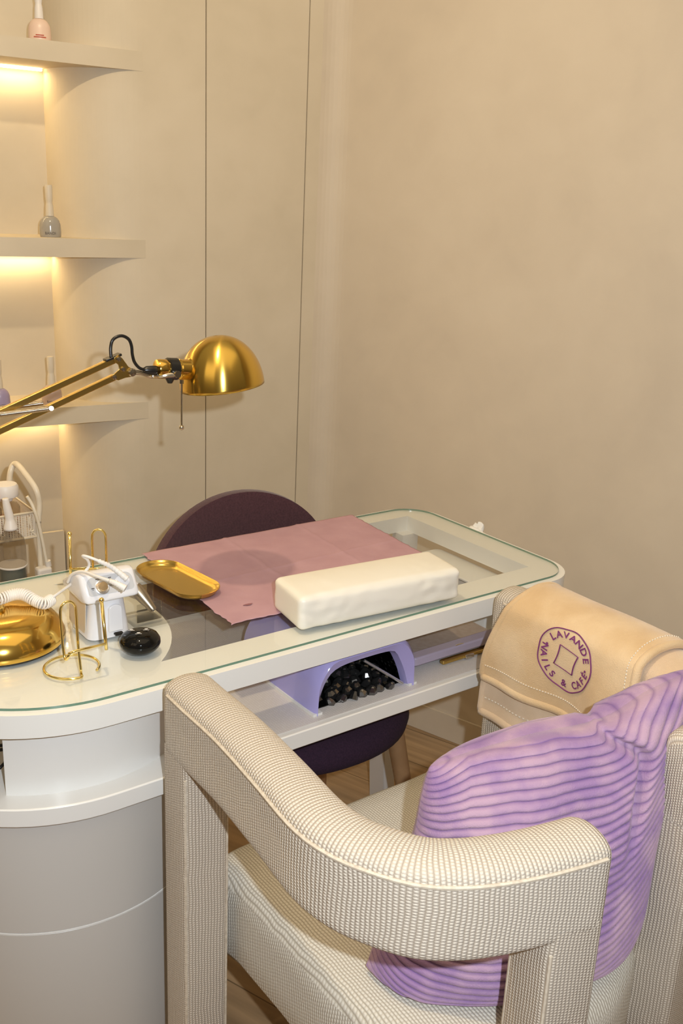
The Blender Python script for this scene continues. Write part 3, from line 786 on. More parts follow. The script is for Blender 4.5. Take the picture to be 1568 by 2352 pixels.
# gold tray
tc_, ta = Vector((.777, 1.517, 0)), math.radians(-83)
def stad(w, l, n=24):
    r = w/2; h = l/2-r; p = []
    for k in range(n+1): a = -PI/2+PI*k/n; p.append((h+r*math.cos(a), r*math.sin(a)))
    for k in range(n+1): a = PI/2+PI*k/n; p.append((-h+r*math.cos(a), r*math.sin(a)))
    return p
tr = MB(); rows = [(.0, .0015), (.8, .0015), (1.0, .0022), (1.04, .006), (1.10, .0115), (1.13, .012), (1.135, .0105)]
W0, L0 = .076, .188; base = stad(W0, L0); nb = len(base)
def trp(i, k):
    f, z = rows[k]; o_ = base[i % nb]; ln = math.hypot(*o_); d = (f-1)*W0/2
    if f <= 1: x, y = o_[0]*f, o_[1]*f
    else:
        hx = L0/2-W0/2; cx = max(-hx, min(hx, o_[0])); nx_, ny_ = o_[0]-cx, o_[1]; nn = math.hypot(nx_, ny_); x = o_[0]+nx_/nn*d*1.4; y = o_[1]+ny_/nn*d*1.4
    c, s_ = math.cos(ta), math.sin(ta); return T(tc_.x+x*c-y*s_, tc_.y+x*s_+y*c, ZG+.004+z)
tr.add([trp(i, k) for i in range(nb) for k in range(1, 7)], [[i*6+k, ((i+1) % nb)*6+k, ((i+1) % nb)*6+k+1, i*6+k+1] for i in range(nb) for k in range(5)]+[[i*6 for i in range(nb)]])
to = obj('oval_tray', tr, M_GOLDS, sharp=70, solid=.001, offs=-1)
tag(to, 'small brushed gold oval tray resting on edge of pink towel', 'tray')

# black puck remote
pk = thing('button_remote', 'glossy black round puck with tiny white icons beside the drill unit', 'remote', T(.600, 1.301, ZG))
R_ = .0325
obj('puck_body', MB().lathe(T(.600, 1.301, ZG), [(.4*R_, .0), (.75*R_, .002), (.95*R_, .009), (R_, .015), (.97*R_, .021), (.85*R_, .027), (.6*R_, .031), (.3*R_, .0325), (0, .033)], n=64), M_BLACKG, pk, sharp=180)
ic = MB()
fwd = (T(.600, 1.301)*-1).normalized(); sdv = Vector((0, 0, 1)).cross(fwd)
for (x, y) in ((-.013, .004), (.010, .003), (-.002, -.010)):
    c0 = T(.600, 1.301, ZG)+sdv*x-fwd*y; r_ = math.hypot(x, y)/R_; zt_ = .0338-.006*r_**2.2
    def ip(px_, py_, c0=c0, zt_=zt_): return c0+sdv*px_-fwd*py_+Vector((0, 0, zt_+.0010))
    ic.add([ip(.0030*math.cos(2*PI*k/12), .0016+.0018*math.sin(2*PI*k/12)) for k in range(12)], [list(range(12))])
    ic.add([ip(-.005, -.0030), ip(.005, -.0030), ip(.005, -.0018), ip(-.005, -.0018)], [[0, 1, 2, 3]])
obj('icons', ic, M_INKW, pk)

# nail drill control unit
du = thing('nail_drill_unit', 'white portable nail drill unit with gold knob and sloping control face', 'nail drill', T(.580, 1.41, ZG))
C0 = .580
def dsec(z):
    # half width, v front, v back, radius
    t = (z-ZG)/.075; t = max(0, min(1, t))
    return (.034-.004*t+.004*math.cos(t*PI)*.5, 1.366+.002*t, 1.452-.004*t)
body = MB(); lv = 16
def bodyp(a, b):
    z = ZG+.001+.074*a; hw, vf, vb = dsec(z); r = .020
    pts = rrect(-hw, vf, hw, vb, [.016, .016, .016, .016], 6); N = len(pts); k = int(round(b*N)) % N
    return T(C0+pts[k][0], pts[k][1]-.006*max(0, 1-((pts[k][0])/.02)**2)*(pts[k][1] < vf+.002)*(1-a*.5), z)
nbp = len(rrect(-1, -1, 1, 1, .1, 6))
body.grid(bodyp, lv, nbp, cv=True); body.f.append([k for k in range(nbp)])
obj('body', body, M_DEV, du, sharp=60)
# head: wedge with rounded corners, profile in (v,z)
hd = MB(); prof_h = [(1.352, .8335), (1.352, .8395), (1.374, .8720), (1.384, .8745), (1.410, .867), (1.448, .846), (1.456, .840), (1.452, .833), (1.37, .829)]
hw = .0465
def hsec(sx, ins):
    cv_, cz_ = 1.405, .850
    return [T(C0+sx, cv_+(v-cv_)*(1-ins), cz_+(z-cz_)*(1-ins)) for v, z in prof_h]
secs = [(-hw, .22), (-hw+.0015, .09), (-hw+.005, .02), (-hw+.011, 0), (hw-.011, 0), (hw-.005, .02), (hw-.0015, .09), (hw, .22)]
vs = []; 
for sx, ins in secs: vs += hsec(sx, ins)
m9 = len(prof_h); fs = [[i*m9+k, i*m9+(k+1) % m9, (i+1)*m9+(k+1) % m9, (i+1)*m9+k] for i in range(len(secs)-1) for k in range(m9)]+[list(range(m9))[::-1], [(len(secs)-1)*m9+k for k in range(m9)]]
hd.add(vs, fs); hobj = obj('head', hd, M_DEV, du, bevel=.002, sharp=40)
# face coordinates: fx right, fy up the slope
F0 = T(C0, 1.363, .8557); fu = (T(0, 1.374, .8720)-T(0, 1.352, .8395)).normalized(); fn_ = UX.cross(fu).normalized()
if fn_.dot(-VX) < 0: fn_ = -fn_
def fp(x, y, h=0.0004): return F0+UX*x+fu*y+fn_*h
fpanel = MB(); pp = rrect(-.0385, -.0135, .0385, .0165, [.006, .012, .012, .006], 6); fpanel.add([fp(x, y, .0006) for x, y in pp], [list(range(len(pp)))])
obj('face_panel', fpanel, M_DEVS, du)
kc = fp(-.015, -.002, 0); kb = obj('knob', MB().lathe(kc, [(.0078, .0), (.0078, .008), (.0070, .0098), (0.0, .0100)], axis=fn_, n=12), mat('champagne_knob', (.72, .54, .33), .3, 1.0), du, sharp=30)
obj('knob_ring', MB().lathe(kc, [(.0112, .0), (.0116, .0025), (.0104, .003), (.0082, .0022)], axis=fn_, n=36), M_SILVER, kb)
obj('button', MB().lathe(fp(.001, .0035, 0), [(.0052, 0), (.0052, .002), (.0040, .0024), (.0036, .004), (0, .0042)], axis=fn_, n=24), M_SILVER, du)
prt = MB(); prt.lathe(fp(.020, .002, 0), [(.0125, .0), (.0125, .0016), (.0105, .0022), (.0, .0022)], axis=fn_, n=32, sx=1, sy=.75, xdir=UX); obj('socket', prt, M_DEV, du)
tx = MB()
for (x, y, w_, s_) in ((-.017, .0125, .0055, 1), (-.030, -.001, .0025, 1), (.001, .0115, .0025, 1), (.024, .0135, .0025, 1)):
    tx.add([fp(x-w_, y-.0007, .0012), fp(x+w_, y-.0007, .0012), fp(x+w_, y+.0007, .0012), fp(x-w_, y+.0007, .0012)], [[0, 1, 2, 3]])
    tx.add([fp(x-w_*.6, y-.0027, .0012), fp(x+w_*.6, y-.0027, .0012), fp(x+w_*.6, y-.0020, .0012), fp(x-w_*.6, y-.0020, .0012)], [[0, 1, 2, 3]])
obj('markings', tx, M_INK, du)
# raised front plate with arch and charging port
fpz = MB(); arch = [(-.010, .014), (.014, .014)] + [(.002+.011*math.cos(PI*k/10), .052+.007*math.sin(PI*k/10)) for k in range(11)]
fpz.prism([(C0+x+.004, z) for x, z in arch], 1.3575, 1.366, fr=lambda x, y, z: T(x, z+.002*(y*20), ZG+y))
obj('front_plate', fpz, M_DEV, du, bevel=.001)
pt = MB(); rr2 = rrect(-.0075, -.0019, .0075, .0019, .0018, 4); pt.prism([(C0+.010+x, .0085+y) for x, y in rr2], 1.3555, 1.362, fr=lambda x, y, z: T(x, z, ZG+y)); obj('charging_port', pt, M_BLACK, du)
# left side panel, the warm shade of that side put into its colour
sp2 = MB(); sp2.prism(rrect(1.385, .008, 1.452, .064, .006, 3), -.0012, .0, fr=lambda x, y, z: T(C0-.0345+z+.003*(y/.06)-.0015, x, ZG+y)); obj('side_panel', sp2, M_DEVB, du)

# clear acrylic handpiece stand
ac = thing('acrylic_stand', 'clear acrylic stand to the right of the nail drill', 'stand', T(.66, 1.40, ZG))
am = MB(); am.box(T(.658, 1.405, ZG+.0015), UX*.030, VX*.034, Vector((0, 0, .0014))); obj('base_plate', am, M_ACRYL, ac)
am = MB(); am.box(T(.660, 1.432, ZG+.030), UX*.026, VX*.0013, Vector((0, 0, .027))); obj('back_plate', am, M_ACRYL, ac)
am = MB(); am.box(T(.660, 1.392, ZG+.019), UX*.022, VX*.0013, Vector((0, 0, .016))); obj('front_plate', am, M_ACRYL, ac)

# handpiece lying across the stand
hp = thing('drill_handpiece', 'metal tipped nail drill handpiece resting on clear acrylic stand', 'nail drill', T(.65, 1.40, ZG+.04))
pA, pB = atz(302, 1340, .845), atz(353, 1402, .806)
ax = (pB-pA); Lh = ax.length; axn = ax.normalized()
obj('metal_nose', MB().lathe(pA+axn*Lh*.25, [(.0105, -.006), (.0110, .0), (.0108, .010), (.0098, .018), (.0064, Lh*.66), (.0062, Lh*.70), (.0052, Lh*.75), (.0024, Lh*.752)], axis=axn, n=32), mat('nose_metal', (.40, .34, .26), .36, 1.0), hp)
obj('grip', MB().lathe(pA-axn*.028, [(.0045, 0), (.0070, .006), (.0080, .02), (.0080, .028+Lh*.25)], axis=axn, n=28), M_DEV, hp)
obj('bore', MB().lathe(pA+axn*(Lh*1.003), [(.0018, 0), (.0018, .0006), (0, .0006)], axis=axn, n=14), M_BLACK, hp)

# cords of the drill
def zp(x, y, z): return atz(x, y, z)
cdm = MB()
cA = [zp(288, 1352, .872), zp(262, 1338, .880), zp(225, 1325, .882), zp(190, 1313, .880), zp(165, 1320, .868), zp(155, 1338, .850)]
cd1 = du
cd1 = obj('cord', MB().tube(spline(cA, 60), .0026, 8), M_RUB, du, sharp=180)
bt = spline(cA, 60)[:16]
obj('boot', MB().tube(bt, .005, 10, rf=lambda t: .0058-.0022*t+.0007*math.sin(t*40)), M_RUB, cd1, sharp=180)
cB = [zp(292, 1330, .862), zp(262, 1306, .880), zp(235, 1292, .893), zp(205, 1280, .903), zp(190, 1277, .903), zp(201, 1286, .893), zp(204, 1300, .880), zp(190, 1318, .868), zp(165, 1340, .850), zp(135, 1362, .830), zp(112, 1378, .818)]
obj('handpiece_lead', MB().tube(spline(cB, 110), .0024, 8), M_RUB, cd1, sharp=180)
bt = spline(cB, 110)[:26]
obj('boot', MB().tube(bt, .005, 10, rf=lambda t: .0050-.0018*t+.0006*math.sin(t*60)), M_RUB, cd1, sharp=180)
cC = spline([zp(118, 1378, .816), zp(100, 1386, .818), zp(80, 1379, .822), zp(55, 1366, .828), zp(30, 1366, .828), zp(0, 1376, .826), zp(-50, 1392, .824)], 400)
hel = []
for i, p in enumerate(cC):
    t = (cC[min(i+1, 399)]-cC[max(i-1, 0)]).normalized(); n1 = t.cross(Vector((0, 0, 1))).normalized(); n2 = n1.cross(t); a = i*.50; hel.append(p+(n1*math.cos(a)+n2*math.sin(a))*.0085)
obj('coil', MB().tube(hel, .0019, 6), M_RUB, cd1, sharp=180)

# wire holders
def holder(cx, cv, label, flip, zs=1.0, yaw=0.0):
    t = thing('wire_stand', label, 'stand', T(cx, cv, ZG), 'gold wire stands')
    s = -1 if flip else 1; cy_, sy_ = math.cos(yaw), math.sin(yaw)
    def L(x, y, z): return T(cx+(x*cy_-y*sy_), cv+(x*sy_+y*cy_), ZG+.0018+z*zs)
    R = .0405; th0 = math.radians(-90)
    ring = [L(R*math.cos(th0+math.radians(318)*k/60*(-1)), R*math.sin(th0-math.radians(318)*k/60), 0) for k in range(61)]
    obj('ring_base', MB().tube(ring, .0021, 10), M_GOLDW, t, sharp=180)
    v0 = -R
    sx = 0.0
    stem = [L(0, v0, 0), L(0, v0+.004, .004), L(0, v0+.012, .05), L(0, v0+.014, .100), L(s*.002, v0+.014, .112), L(s*.008, v0+.014, .118), L(s*.016, v0+.014, .118), L(s*.022, v0+.014, .112), L(s*.024, v0+.013, .100), L(s*.024, v0+.010, .06), L(s*.024, v0+.004, .038), L(s*.024, v0-.002, .036), L(s*.022, v0-.006, .042), L(s*.020, v0-.006, .046)]
    obj('stem', MB().tube(stem[:2]+spline(stem[1:], 80), .0021, 10), M_GOLDW, t, sharp=180)
    cb = [L(s*.022, v0-.006, .046), L(s*.010, v0-.006, .048), L(-s*.036, v0-.006, .048)]
    obj('crossbar', MB().tube(cb, .0021, 10), M_GOLDW, t, sharp=180)
    up_ = [L(-s*.038, v0-.002, .036), L(-s*.038, v0+.000, .05), L(-s*.038, v0+.010, .112)]
    e = obj('upright', MB().tube(up_, .0026, 10), M_GOLDW, t, sharp=180)
    obj('ball_tip', MB().sphere(up_[-1], .0040, 10), M_GOLDW, e, sharp=180)
    return t
holder(.487, 1.299, 'gold wire ring stand in front of the drill, on the near table edge', True)
holder(.650, 1.597, 'gold wire ring stand behind the drill, near the rear table edge', False, .95, math.radians(-28))

# ================================================================== DESK LAMP
LV = 1.441
lp = thing('desk_lamp', 'brass swing-arm desk lamp with domed shade and round base', 'lamp', T(.425, LV, ZG))
BC = T(.428, 1.447, ZG)
obj('base_foot', MB().lathe(BC, [(.097, 0), (.0985, .001), (.0985, .003)], n=72), M_BLACK, lp)
obj('base', MB().lathe(BC, [(.099, .003), (.1005, .005), (.100, .012), (.094, .027), (.084, .039), (.070, .047), (.052, .051), (.03, .052), (.0, .053)], n=96), M_GOLD, lp, sharp=180)
def lampp(x, y, dv=0.0): return atV(x, y, LV+dv)
EL = T(.200, LV, 1.035)
obj('stem_socket', MB().lathe(BC, [(.010, .050), (.010, .056), (.009, .058), (.0, .059)], n=24), M_GOLDS, lp)
for dv in (-.012, .012):
    obj('lower_arm', MB().tube([T(.412, LV+dv, ZG+.058), T(.200, LV+dv, 1.035)], .0045, 4), M_GOLDB, lp, sharp=30)
obj('elbow_joint', MB().lathe(T(.2, LV-.02, 1.045), [(.02, 0), (.022, .004), (.022, .036), (.02, .04)], axis=VX, n=24), M_STEEL, lp)
def bar(p, q, w_, h_):
    d = (q-p).normalized(); s_ = VX; n_ = d.cross(s_); return MB().box((p+q)/2, d*((q-p).length/2), s_*w_, n_*h_)
uU, uL = lampp(272, 822), lampp(262, 866)
dU = (lampp(272, 822)-lampp(0, 947)).normalized()
obj('upper_arm', bar(uU-dU*.47, uU, .0045, .0050), M_GOLDB, lp, bevel=.0012)
obj('upper_arm', bar(uL-dU*.46, uL, .0045, .0050), M_GOLDB, lp, bevel=.0012)
# joint bracket: Y-shaped plate pair
jc = lampp(300, 856)
br = MB()
def plate(pts, dv, th): 
    vs = [lampp(x, y, dv) for x, y in pts]+[lampp(x, y, dv)+VX*th for x, y in pts]; n_ = len(pts)
    br.add(vs, [list(range(n_))[::-1], [n_+k for k in range(n_)]]+[[k, (k+1) % n_, n_+(k+1) % n_, n_+k] for k in range(n_)])
for dv in (-.0075, .0055):
    plate([(262, 822), (272, 815), (282, 824), (295, 842), (305, 848), (308, 858), (300, 866), (288, 868), (272, 874), (260, 870), (258, 862), (266, 856), (274, 848), (272, 838), (264, 832)], dv, .002)
obj('joint_bracket', br, M_GOLDB, lp, bevel=.0004)
for (x, y) in ((272, 825), (262, 866), (282, 848), (302, 855)):
    obj('bolt', MB().lathe(lampp(x, y, -.0080), [(.0032, 0), (.0040, -.0012), (.0034, -.003), (.0, -.0034)] if x != 302 else [(.006, 0), (.0068, -.003), (.0055, -.006), (.0, -.0066)], axis=VX, n=20), M_CHROME, lp)
# springs
for (xa, ya, xb, yb, dv) in ((112, 938, -120, 968, -.014), (98, 926, -120, 955, .012)):
    a_, b_ = lampp(xa, ya, dv), lampp(xb, yb, dv); pts = []
    n_ = 900; dd = (b_-a_); t_ = dd.normalized(); n1 = t_.cross(VX).normalized()
    for k in range(n_): q_ = a_+dd*(k/n_); ang = k*.85; pts.append(q_+(n1*math.cos(ang)+VX*math.sin(ang))*.0036)
    sp_o = obj('spring', MB().tube(pts, .0009, 4), M_CHROME, lp, sharp=180)
obj('spring_pin', MB().tube([lampp(118, 938, -.019), lampp(118, 938, .016)], .0035, 12), M_CHROME, lp)
# swivel link, socket and shade
obj('swivel', MB().tube(spline([lampp(302, 855), lampp(320, 856), lampp(338, 862), lampp(352, 864), lampp(375, 863, -.012), lampp(408, 860, -.017)], 30), .0035, 10, rf=lambda t: .0045-.001*math.sin(t*PI)), M_CHROME, lp)
sa, sb = lampp(350, 848), lampp(440, 850); sax = (sb-sa).normalized()
obj('cable_gland', MB().lathe(lampp(330, 850), [(.004, 0), (.0065, .004), (.0075, .014), (.0078, .030)], axis=sax, n=24), M_BLACK, lp)
so_ = obj('socket', MB().lathe(lampp(358, 847), [(.004, -.001), (.0145, .001), (.0160, .004), (.0160, .018), (.0152, .020), (.0152, .040), (.0168, .042), (.0168, .058), (.0185, .060), (.0190, .066), (.0175, .068)], axis=sax, n=40), M_GOLD, lp)
obj('clamp_band', MB().lathe(lampp(383, 847), [(.0165, 0), (.0182, .001), (.0182, .017), (.0165, .018)], axis=sax, n=40), M_BLACK, lp)
tb_ = MB(); tb_.tube([lampp(390, 866, -.004), lampp(390, 880, -.004)], .006, 10, rf=lambda t: .009-.005*t); obj('clamp_tab', tb_, M_BLACK, lp)
obj('clamp_screw', MB().lathe(lampp(409, 860, -.024), [(.0058, 0), (.0062, .003), (.0062, .008)], axis=VX, n=20), M_CHROME, lp)
rd_ = obj('adjusting_rod', MB().tube([lampp(417, 874, -.018), lampp(417, 978, -.018)], .0017, 8), M_CHROME, lp)
obj('rod_nut', MB().tube([lampp(417, 872, -.018), lampp(417, 881, -.018)], .0036, 6), M_CHROME, rd_)
obj('rod_ball', MB().sphere(lampp(417, 982, -.018), .0043, 8), M_CHROME, rd_)
# shade: dome, axis tilted; rim plane through the measured rim points
rimL, rimR = lampp(424, 906), lampp(593, 868)
rc = lampp(510, 888); rad = (rimR-rimL).length/2
xax = (rimR-rimL).normalized(); dax = xax.cross(VX); 
if dax.z < 0: dax = -dax
# tip the rim a little so that we look at the outside only
dax = (dax*math.cos(math.radians(3))+VX*math.sin(math.radians(3))).normalized()
dep = .086
prf = [(rad*.985, .001)]+[(rad*max(0, math.cos(a))**.92, dep*math.sin(a)**1.0) for a in [PI/2*k/26 for k in range(0, 27)]]
sh = MB().lathe((rimL+rimR)/2, prf, axis=dax, n=96)
sh2 = MB().lathe((rimL+rimR)/2, [(rad*max(0, math.cos(a))**.92, dep*math.sin(a)) for a in [PI/2*k/26 for k in range(0, 27)]], axis=dax, n=96)
obj('lamp_shade', sh2, M_SHADE, lp, sharp=180, solid=.0015, offs=-1)
# cable loop
cb_ = spline([lampp(255, 822, -.003), lampp(254, 800), lampp(258, 782), lampp(270, 773), lampp(283, 772), lampp(296, 780), lampp(302, 795), lampp(304, 815), lampp(309, 832), lampp(320, 845), lampp(334, 850)], 80)
obj('power_cable', MB().tube(cb_, .0026, 10), M_BLACK, lp, sharp=180)
obj('cable_clip', bar(lampp(240, 828), lampp(276, 813), .007, .002), M_BLACK, lp, bevel=.001)

# ================================================================== ON THE LOWER SHELF
ZS = .6076
uvl = thing('uv_nail_lamp', 'lilac glossy nail curing lamp with dark mirrored arch, on the lower shelf', 'nail lamp', T(.987, 1.30, ZS))
def uprof(w0, w1, h, r, n=10):
    # outer profile from left foot over the top to right foot, (u offset, z)
    p = [(-w0, 0)]
    p += [(-w1+r*(1-math.sin(a))*1.0, h-r+r*math.sin(a)) for a in []]
    for k in range(n+1): a = PI-PI/2*k/n; p.append((-w1+r+r*math.cos(a), h-r+r*math.sin(a)))
    for k in range(n+1): a = PI/2-PI/2*k/n; p.append((w1-r+r*math.cos(a), h-r+r*math.sin(a)))
    p.append((w0, 0)); return p
def poly(pts, n=28):
    P = [Vector((x, z, 0)) for x, z in pts]; L_ = [0]
    for i in range(1, len(P)): L_.append(L_[-1]+(P[i]-P[i-1]).length)
    o_ = []
    for k in range(n+1):
        d = L_[-1]*k/n; i = 1
        while i < len(P)-1 and L_[i] < d: i += 1
        q = P[i-1].lerp(P[i], (d-L_[i-1])/(L_[i]-L_[i-1])); o_.append((q.x, q.y))
    return o_
def soft(pts): return poly([tuple(p[:2]) for p in spline(pts, 90)])
out = soft([(-.114, 0), (-.113, .03), (-.111, .058), (-.100, .082), (-.078, .103), (-.03, .105), (.03, .105), (.078, .103), (.100, .082), (.111, .058), (.113, .03), (.114, 0)])
inn = soft([(-.108, 0), (-.103, .03), (-.094, .055), (-.078, .074), (-.05, .082), (.0, .084), (.045, .083), (.062, .078), (.074, .060), (.086, .035), (.094, .012), (.099, 0)])
inn2 = [(x*.97, z*.95) for x, z in inn]
NP = len(out); UC = .988
def ul(pr, v): return [T(UC+x, v, ZS+z) for x, z in pr]
sh_ = MB(); rows_ = [(out, 1.44), (out, 1.23), ([(x*.985, z*.97) for x, z in out], 1.206), ([(x*.95, z*.90) for x, z in out], 1.200), (inn, 1.204), (inn2, 1.225)]
vs = []
for pr_, v in rows_: vs += ul(pr_, v)
sh_.add(vs, [[i*NP+k, i*NP+k+1, (i+1)*NP+k+1, (i+1)*NP+k] for i in range(len(rows_)-1) for k in range(NP-1)])
sh_.add(ul(out, 1.44), [list(range(NP))])
obj('housing', sh_, M_LILAC, uvl, sharp=45)
def m_bulbs():
    m = mat('mirrored_bulbs', (.02, .02, .022), .08, .85)
    tc = nd(m, 'ShaderNodeTexCoord'); v = nd(m, 'ShaderNodeTexVoronoi'); v.inputs['Scale'].default_value = 75; lk(m, tc.outputs['Object'], v.inputs['Vector'])
    bp = nd(m, 'ShaderNodeBump'); bp.inputs['Strength'].default_value = 1; bp.inputs['Distance'].default_value = .01; bp.invert = True
    lk(m, v.outputs['Distance'], bp.inputs['Height']); lk(m, bp.outputs[0], bsdf(m).inputs['Normal'])
    r = nd(m, 'ShaderNodeValToRGB'); r.color_ramp.elements[0].color = (.25, .24, .23, 1); r.color_ramp.elements[1].color = (.008, .008, .01, 1); r.color_ramp.elements[0].position = .05; r.color_ramp.elements[1].position = .28
    lk(m, v.outputs['Distance'], r.inputs[0]); lk(m, r.outputs[0], bsdf(m).inputs['Base Color'])
    return m
M_BULB = m_bulbs()
ir = MB(); vs = ul(inn2, 1.222)+ul([(x*.96, z*.97) for x, z in inn2], 1.42)
ir.add(vs, [[k, k+1, NP+k+1, NP+k] for k in range(NP-1)]+[[NP+k for k in range(NP)]])
obj('mirror_lining', ir, M_BULB, uvl, sharp=60)
bbm = MB()
random.seed(3)
for i in range(9):  # floor domes are added shapes standing in for mirrored bulb reflections
    for j in range(9):
        x = -.090+.0225*i+(.011 if j % 2 else 0)+random.uniform(-.005, .005); y = 1.220+.021*j+random.uniform(-.005, .005); r_ = random.uniform(.008, .0125)
        if abs(x) < .082: bbm.lathe(T(UC+x, y, ZS+.002), [(r_, -.002), (r_*.9, .006), (r_*.5, .013), (r_*.2, .0145), (0, .0148)], axis=Vector((random.uniform(-.7, .7), random.uniform(-.7, .7), 1)), n=7)
for i in range(7):
    for j in range(4):
        x = -.066+.022*i
        if abs(x) < .070-.004*j: bbm.lathe(T(UC+x, 1.408, ZS+.016+j*.017), [(.0075, .01), (.007, -.002), (.004, -.007), (0, -.009)], axis=VX, n=10)
obj('bulbs_and_reflections', bbm, mat('dark_mirror_facets', (.16, .155, .15), .06, .9), uvl, sharp=12)
pl_ = MB(); pl_.box(T(UC, 1.315, ZS+.0012), UX*.094, VX*.094, Vector((0, 0, .0008))); obj('reflector_plate', pl_, M_BLACKG, uvl)
tm = MB()
for s_ in (-1, 1): tm.box(T(UC+s_*.107, 1.32, ZS+.0022), UX*.0095, VX*.1185, Vector((0, 0, .0022)))
obj('white_foot_strip', tm, M_WHITE, uvl)
st_ = MB(); st_.tube([T(UC+.02, 1.24, ZS+.056), T(UC+.088, 1.208, ZS+.006)], .0028, 8); obj('silver_strip', st_, M_SILVER, uvl)

cs = thing('flat_case', 'flat taupe and lilac case with a gold clasp beside the lilac nail lamp', 'case', T(1.25, 1.34, ZS))
obj('case_body', MB().prism(rrect(1.130, 1.262, 1.352, 1.470, .006, 3), ZS, ZS+.026), M_TAUPE, cs, bevel=.002)
obj('front_rail', MB().prism(rrect(1.128, 1.236, 1.372, 1.262, .006, 3), ZS+.012, ZS+.030), M_LILACG, cs, bevel=.003)
obj('clasp', MB().prism(rrect(1.195, 1.228, 1.325, 1.240, .002, 2), ZS+.003, ZS+.010), M_GOLDB, cs, bevel=.001)
obj('clasp_notch', MB().tube([T(1.245+.018*math.cos(PI*k/12), 1.2395-.0*k, ZS+.0245+.0055*math.sin(PI*k/12)) for k in range(13)], .0014, 8), M_CHROME, cs)
obj('clasp_latch', MB().box(T(1.262, 1.226, ZS+.006), UX*.011, VX*.0022, Vector((0, 0, .004))), M_CHROME, cs, bevel=.001)

bn = thing('storage_box', 'white rounded plastic box with small pink print at the far shelf end', 'box', T(1.40, 1.42, ZS))
bnm = MB(); secs_ = [(.012, .0), (.004, .003), (.0, .012), (-.002, .088), (-.004, .092)]
def bo_(ins): return rrect(1.375+ins, 1.290+ins, 1.448-ins, 1.535-ins, .018, 6)
nb_ = len(bo_(0)); vs = []
for ins, z in secs_: vs += [T(x, y, .6065+z) for x, y in bo_(ins)]
bnm.add(vs, [[i*nb_+k, i*nb_+(k+1) % nb_, (i+1)*nb_+(k+1) % nb_, (i+1)*nb_+k] for i in range(len(secs_)-1) for k in range(nb_)]+[list(range(nb_))[::-1]])
obj('box_body', bnm, M_WHITE, bn, sharp=50)
obj('lid', MB().prism(bo_(-.006), .6995, .706), M_WHITE, bn, bevel=.002)
mk = MB()
for (x, z, w_, h_) in ((1.390, .673, .006, .0022), (1.399, .668, .003, .004), (1.405, .674, .003, .002)): mk.box(T(x, 1.2878, z), UX*w_, VX*.0004, Vector((0, 0, h_)))
obj('pink_print', mk, M_ROSE, bn)

# crumpled tissue at the far end of the table
ts = MB()
def tis(a, b):
    c = T(1.527, 1.495, ZT-.018); n_ = noise.noise(Vector((a*5, b*5, 2)))
    th = 2*PI*a; ph = PI*b; r = .016*(1+.7*n_)
    return c+UX*r*.9*math.sin(ph)*math.cos(th)+VX*r*1.3*math.sin(ph)*math.sin(th)+Vector((0, 0, -1.5*r*math.cos(ph)))
ts.grid(tis, 24, 16, cu=True)
tag(obj('crumpled_tissue', ts, M_TISS, sharp=20), 'small crumpled white tissue caught at the far end edge of the table', 'tissue')

# ================================================================== TROLLEY at the left, behind the table
VT = 1.95
tl = thing('utility_trolley', 'cream wire utility trolley with tubular handle behind the table', 'trolley', T(.55, 1.98, 0))
def tp(x, y, dv=0): return atV(x, y, VT+dv)
hT = spline([tp(20, 1128, .10), tp(24, 1085, .10), tp(33, 1066, .10), tp(45, 1072, .07), tp(70, 1104, .02), tp(84, 1128, 0), tp(90, 1158, 0), tp(88, 1200, 0)], 60)
pst = hT[-1]
obj('handle', MB().tube(hT, .0062, 14), M_CREAMT, tl, sharp=180)
obj('post', MB().tube([pst, Vector((pst.x, pst.y, .04))], .0058, 14), M_CREAMT, tl)
bu = UVz(tp(80, 1176))[0]; bz = tp(80, 1176).z
def bp_(u, v, z): return T(u, v, z)
rim = [bp_(bu, VT, bz), bp_(bu-.36, VT, bz), bp_(bu-.36, VT+.25, bz), bp_(bu, VT+.25, bz)]
for dz in (0, -.055):
    obj('basket_wire', MB().tube([p+Vector((0, 0, dz)) for p in rim], .0028 if dz <= 0 else .002, 8, closed=True), M_CREAMT, tl, sharp=180)
def m_mesh():
    m = bpy.data.materials.new('wire_mesh'); m.use_nodes = True; b = m.node_tree.nodes['Principled BSDF']; b.inputs['Base Color'].default_value = (.68, .60, .48, 1)
    o = [n for n in m.node_tree.nodes if n.type == 'OUTPUT_MATERIAL'][0]
    tc = nd(m, 'ShaderNodeTexCoord'); v = nd(m, 'ShaderNodeTexVoronoi'); v.inputs['Scale'].default_value = 260; v.inputs['Randomness'].default_value = 0; lk(m, tc.outputs['Object'], v.inputs['Vector'])
    g_ = mth(m, 'LESS_THAN', v.outputs['Distance'], .36); t_ = nd(m, 'ShaderNodeBsdfTransparent'); mx = nd(m, 'ShaderNodeMixShader')
    lk(m, g_, mx.inputs[0]); lk(m, b.outputs[0], mx.inputs[1]); lk(m, t_.outputs[0], mx.inputs[2]); lk(m, mx.outputs[0], o.inputs[0]); return m
M_MESH = m_mesh()
msh = MB()
for a_, b_ in ((0, 1), (1, 2), (2, 3), (3, 0)): msh.add([rim[a_], rim[b_], rim[b_]-Vector((0, 0, .055)), rim[a_]-Vector((0, 0, .055))], [[0, 1, 2, 3]])
msh.add([p-Vector((0, 0, .055)) for p in rim], [[0, 1, 2, 3]])
obj('mesh_basket', msh, M_MESH, tl)
for (u_, v_) in ((bu-.36, VT), (bu-.36, VT+.25), (bu, VT+.25)):
    obj('post', MB().tube([bp_(u_, v_, .04), bp_(u_, v_, bz+.07)], .0055, 12), M_CREAMT, tl)
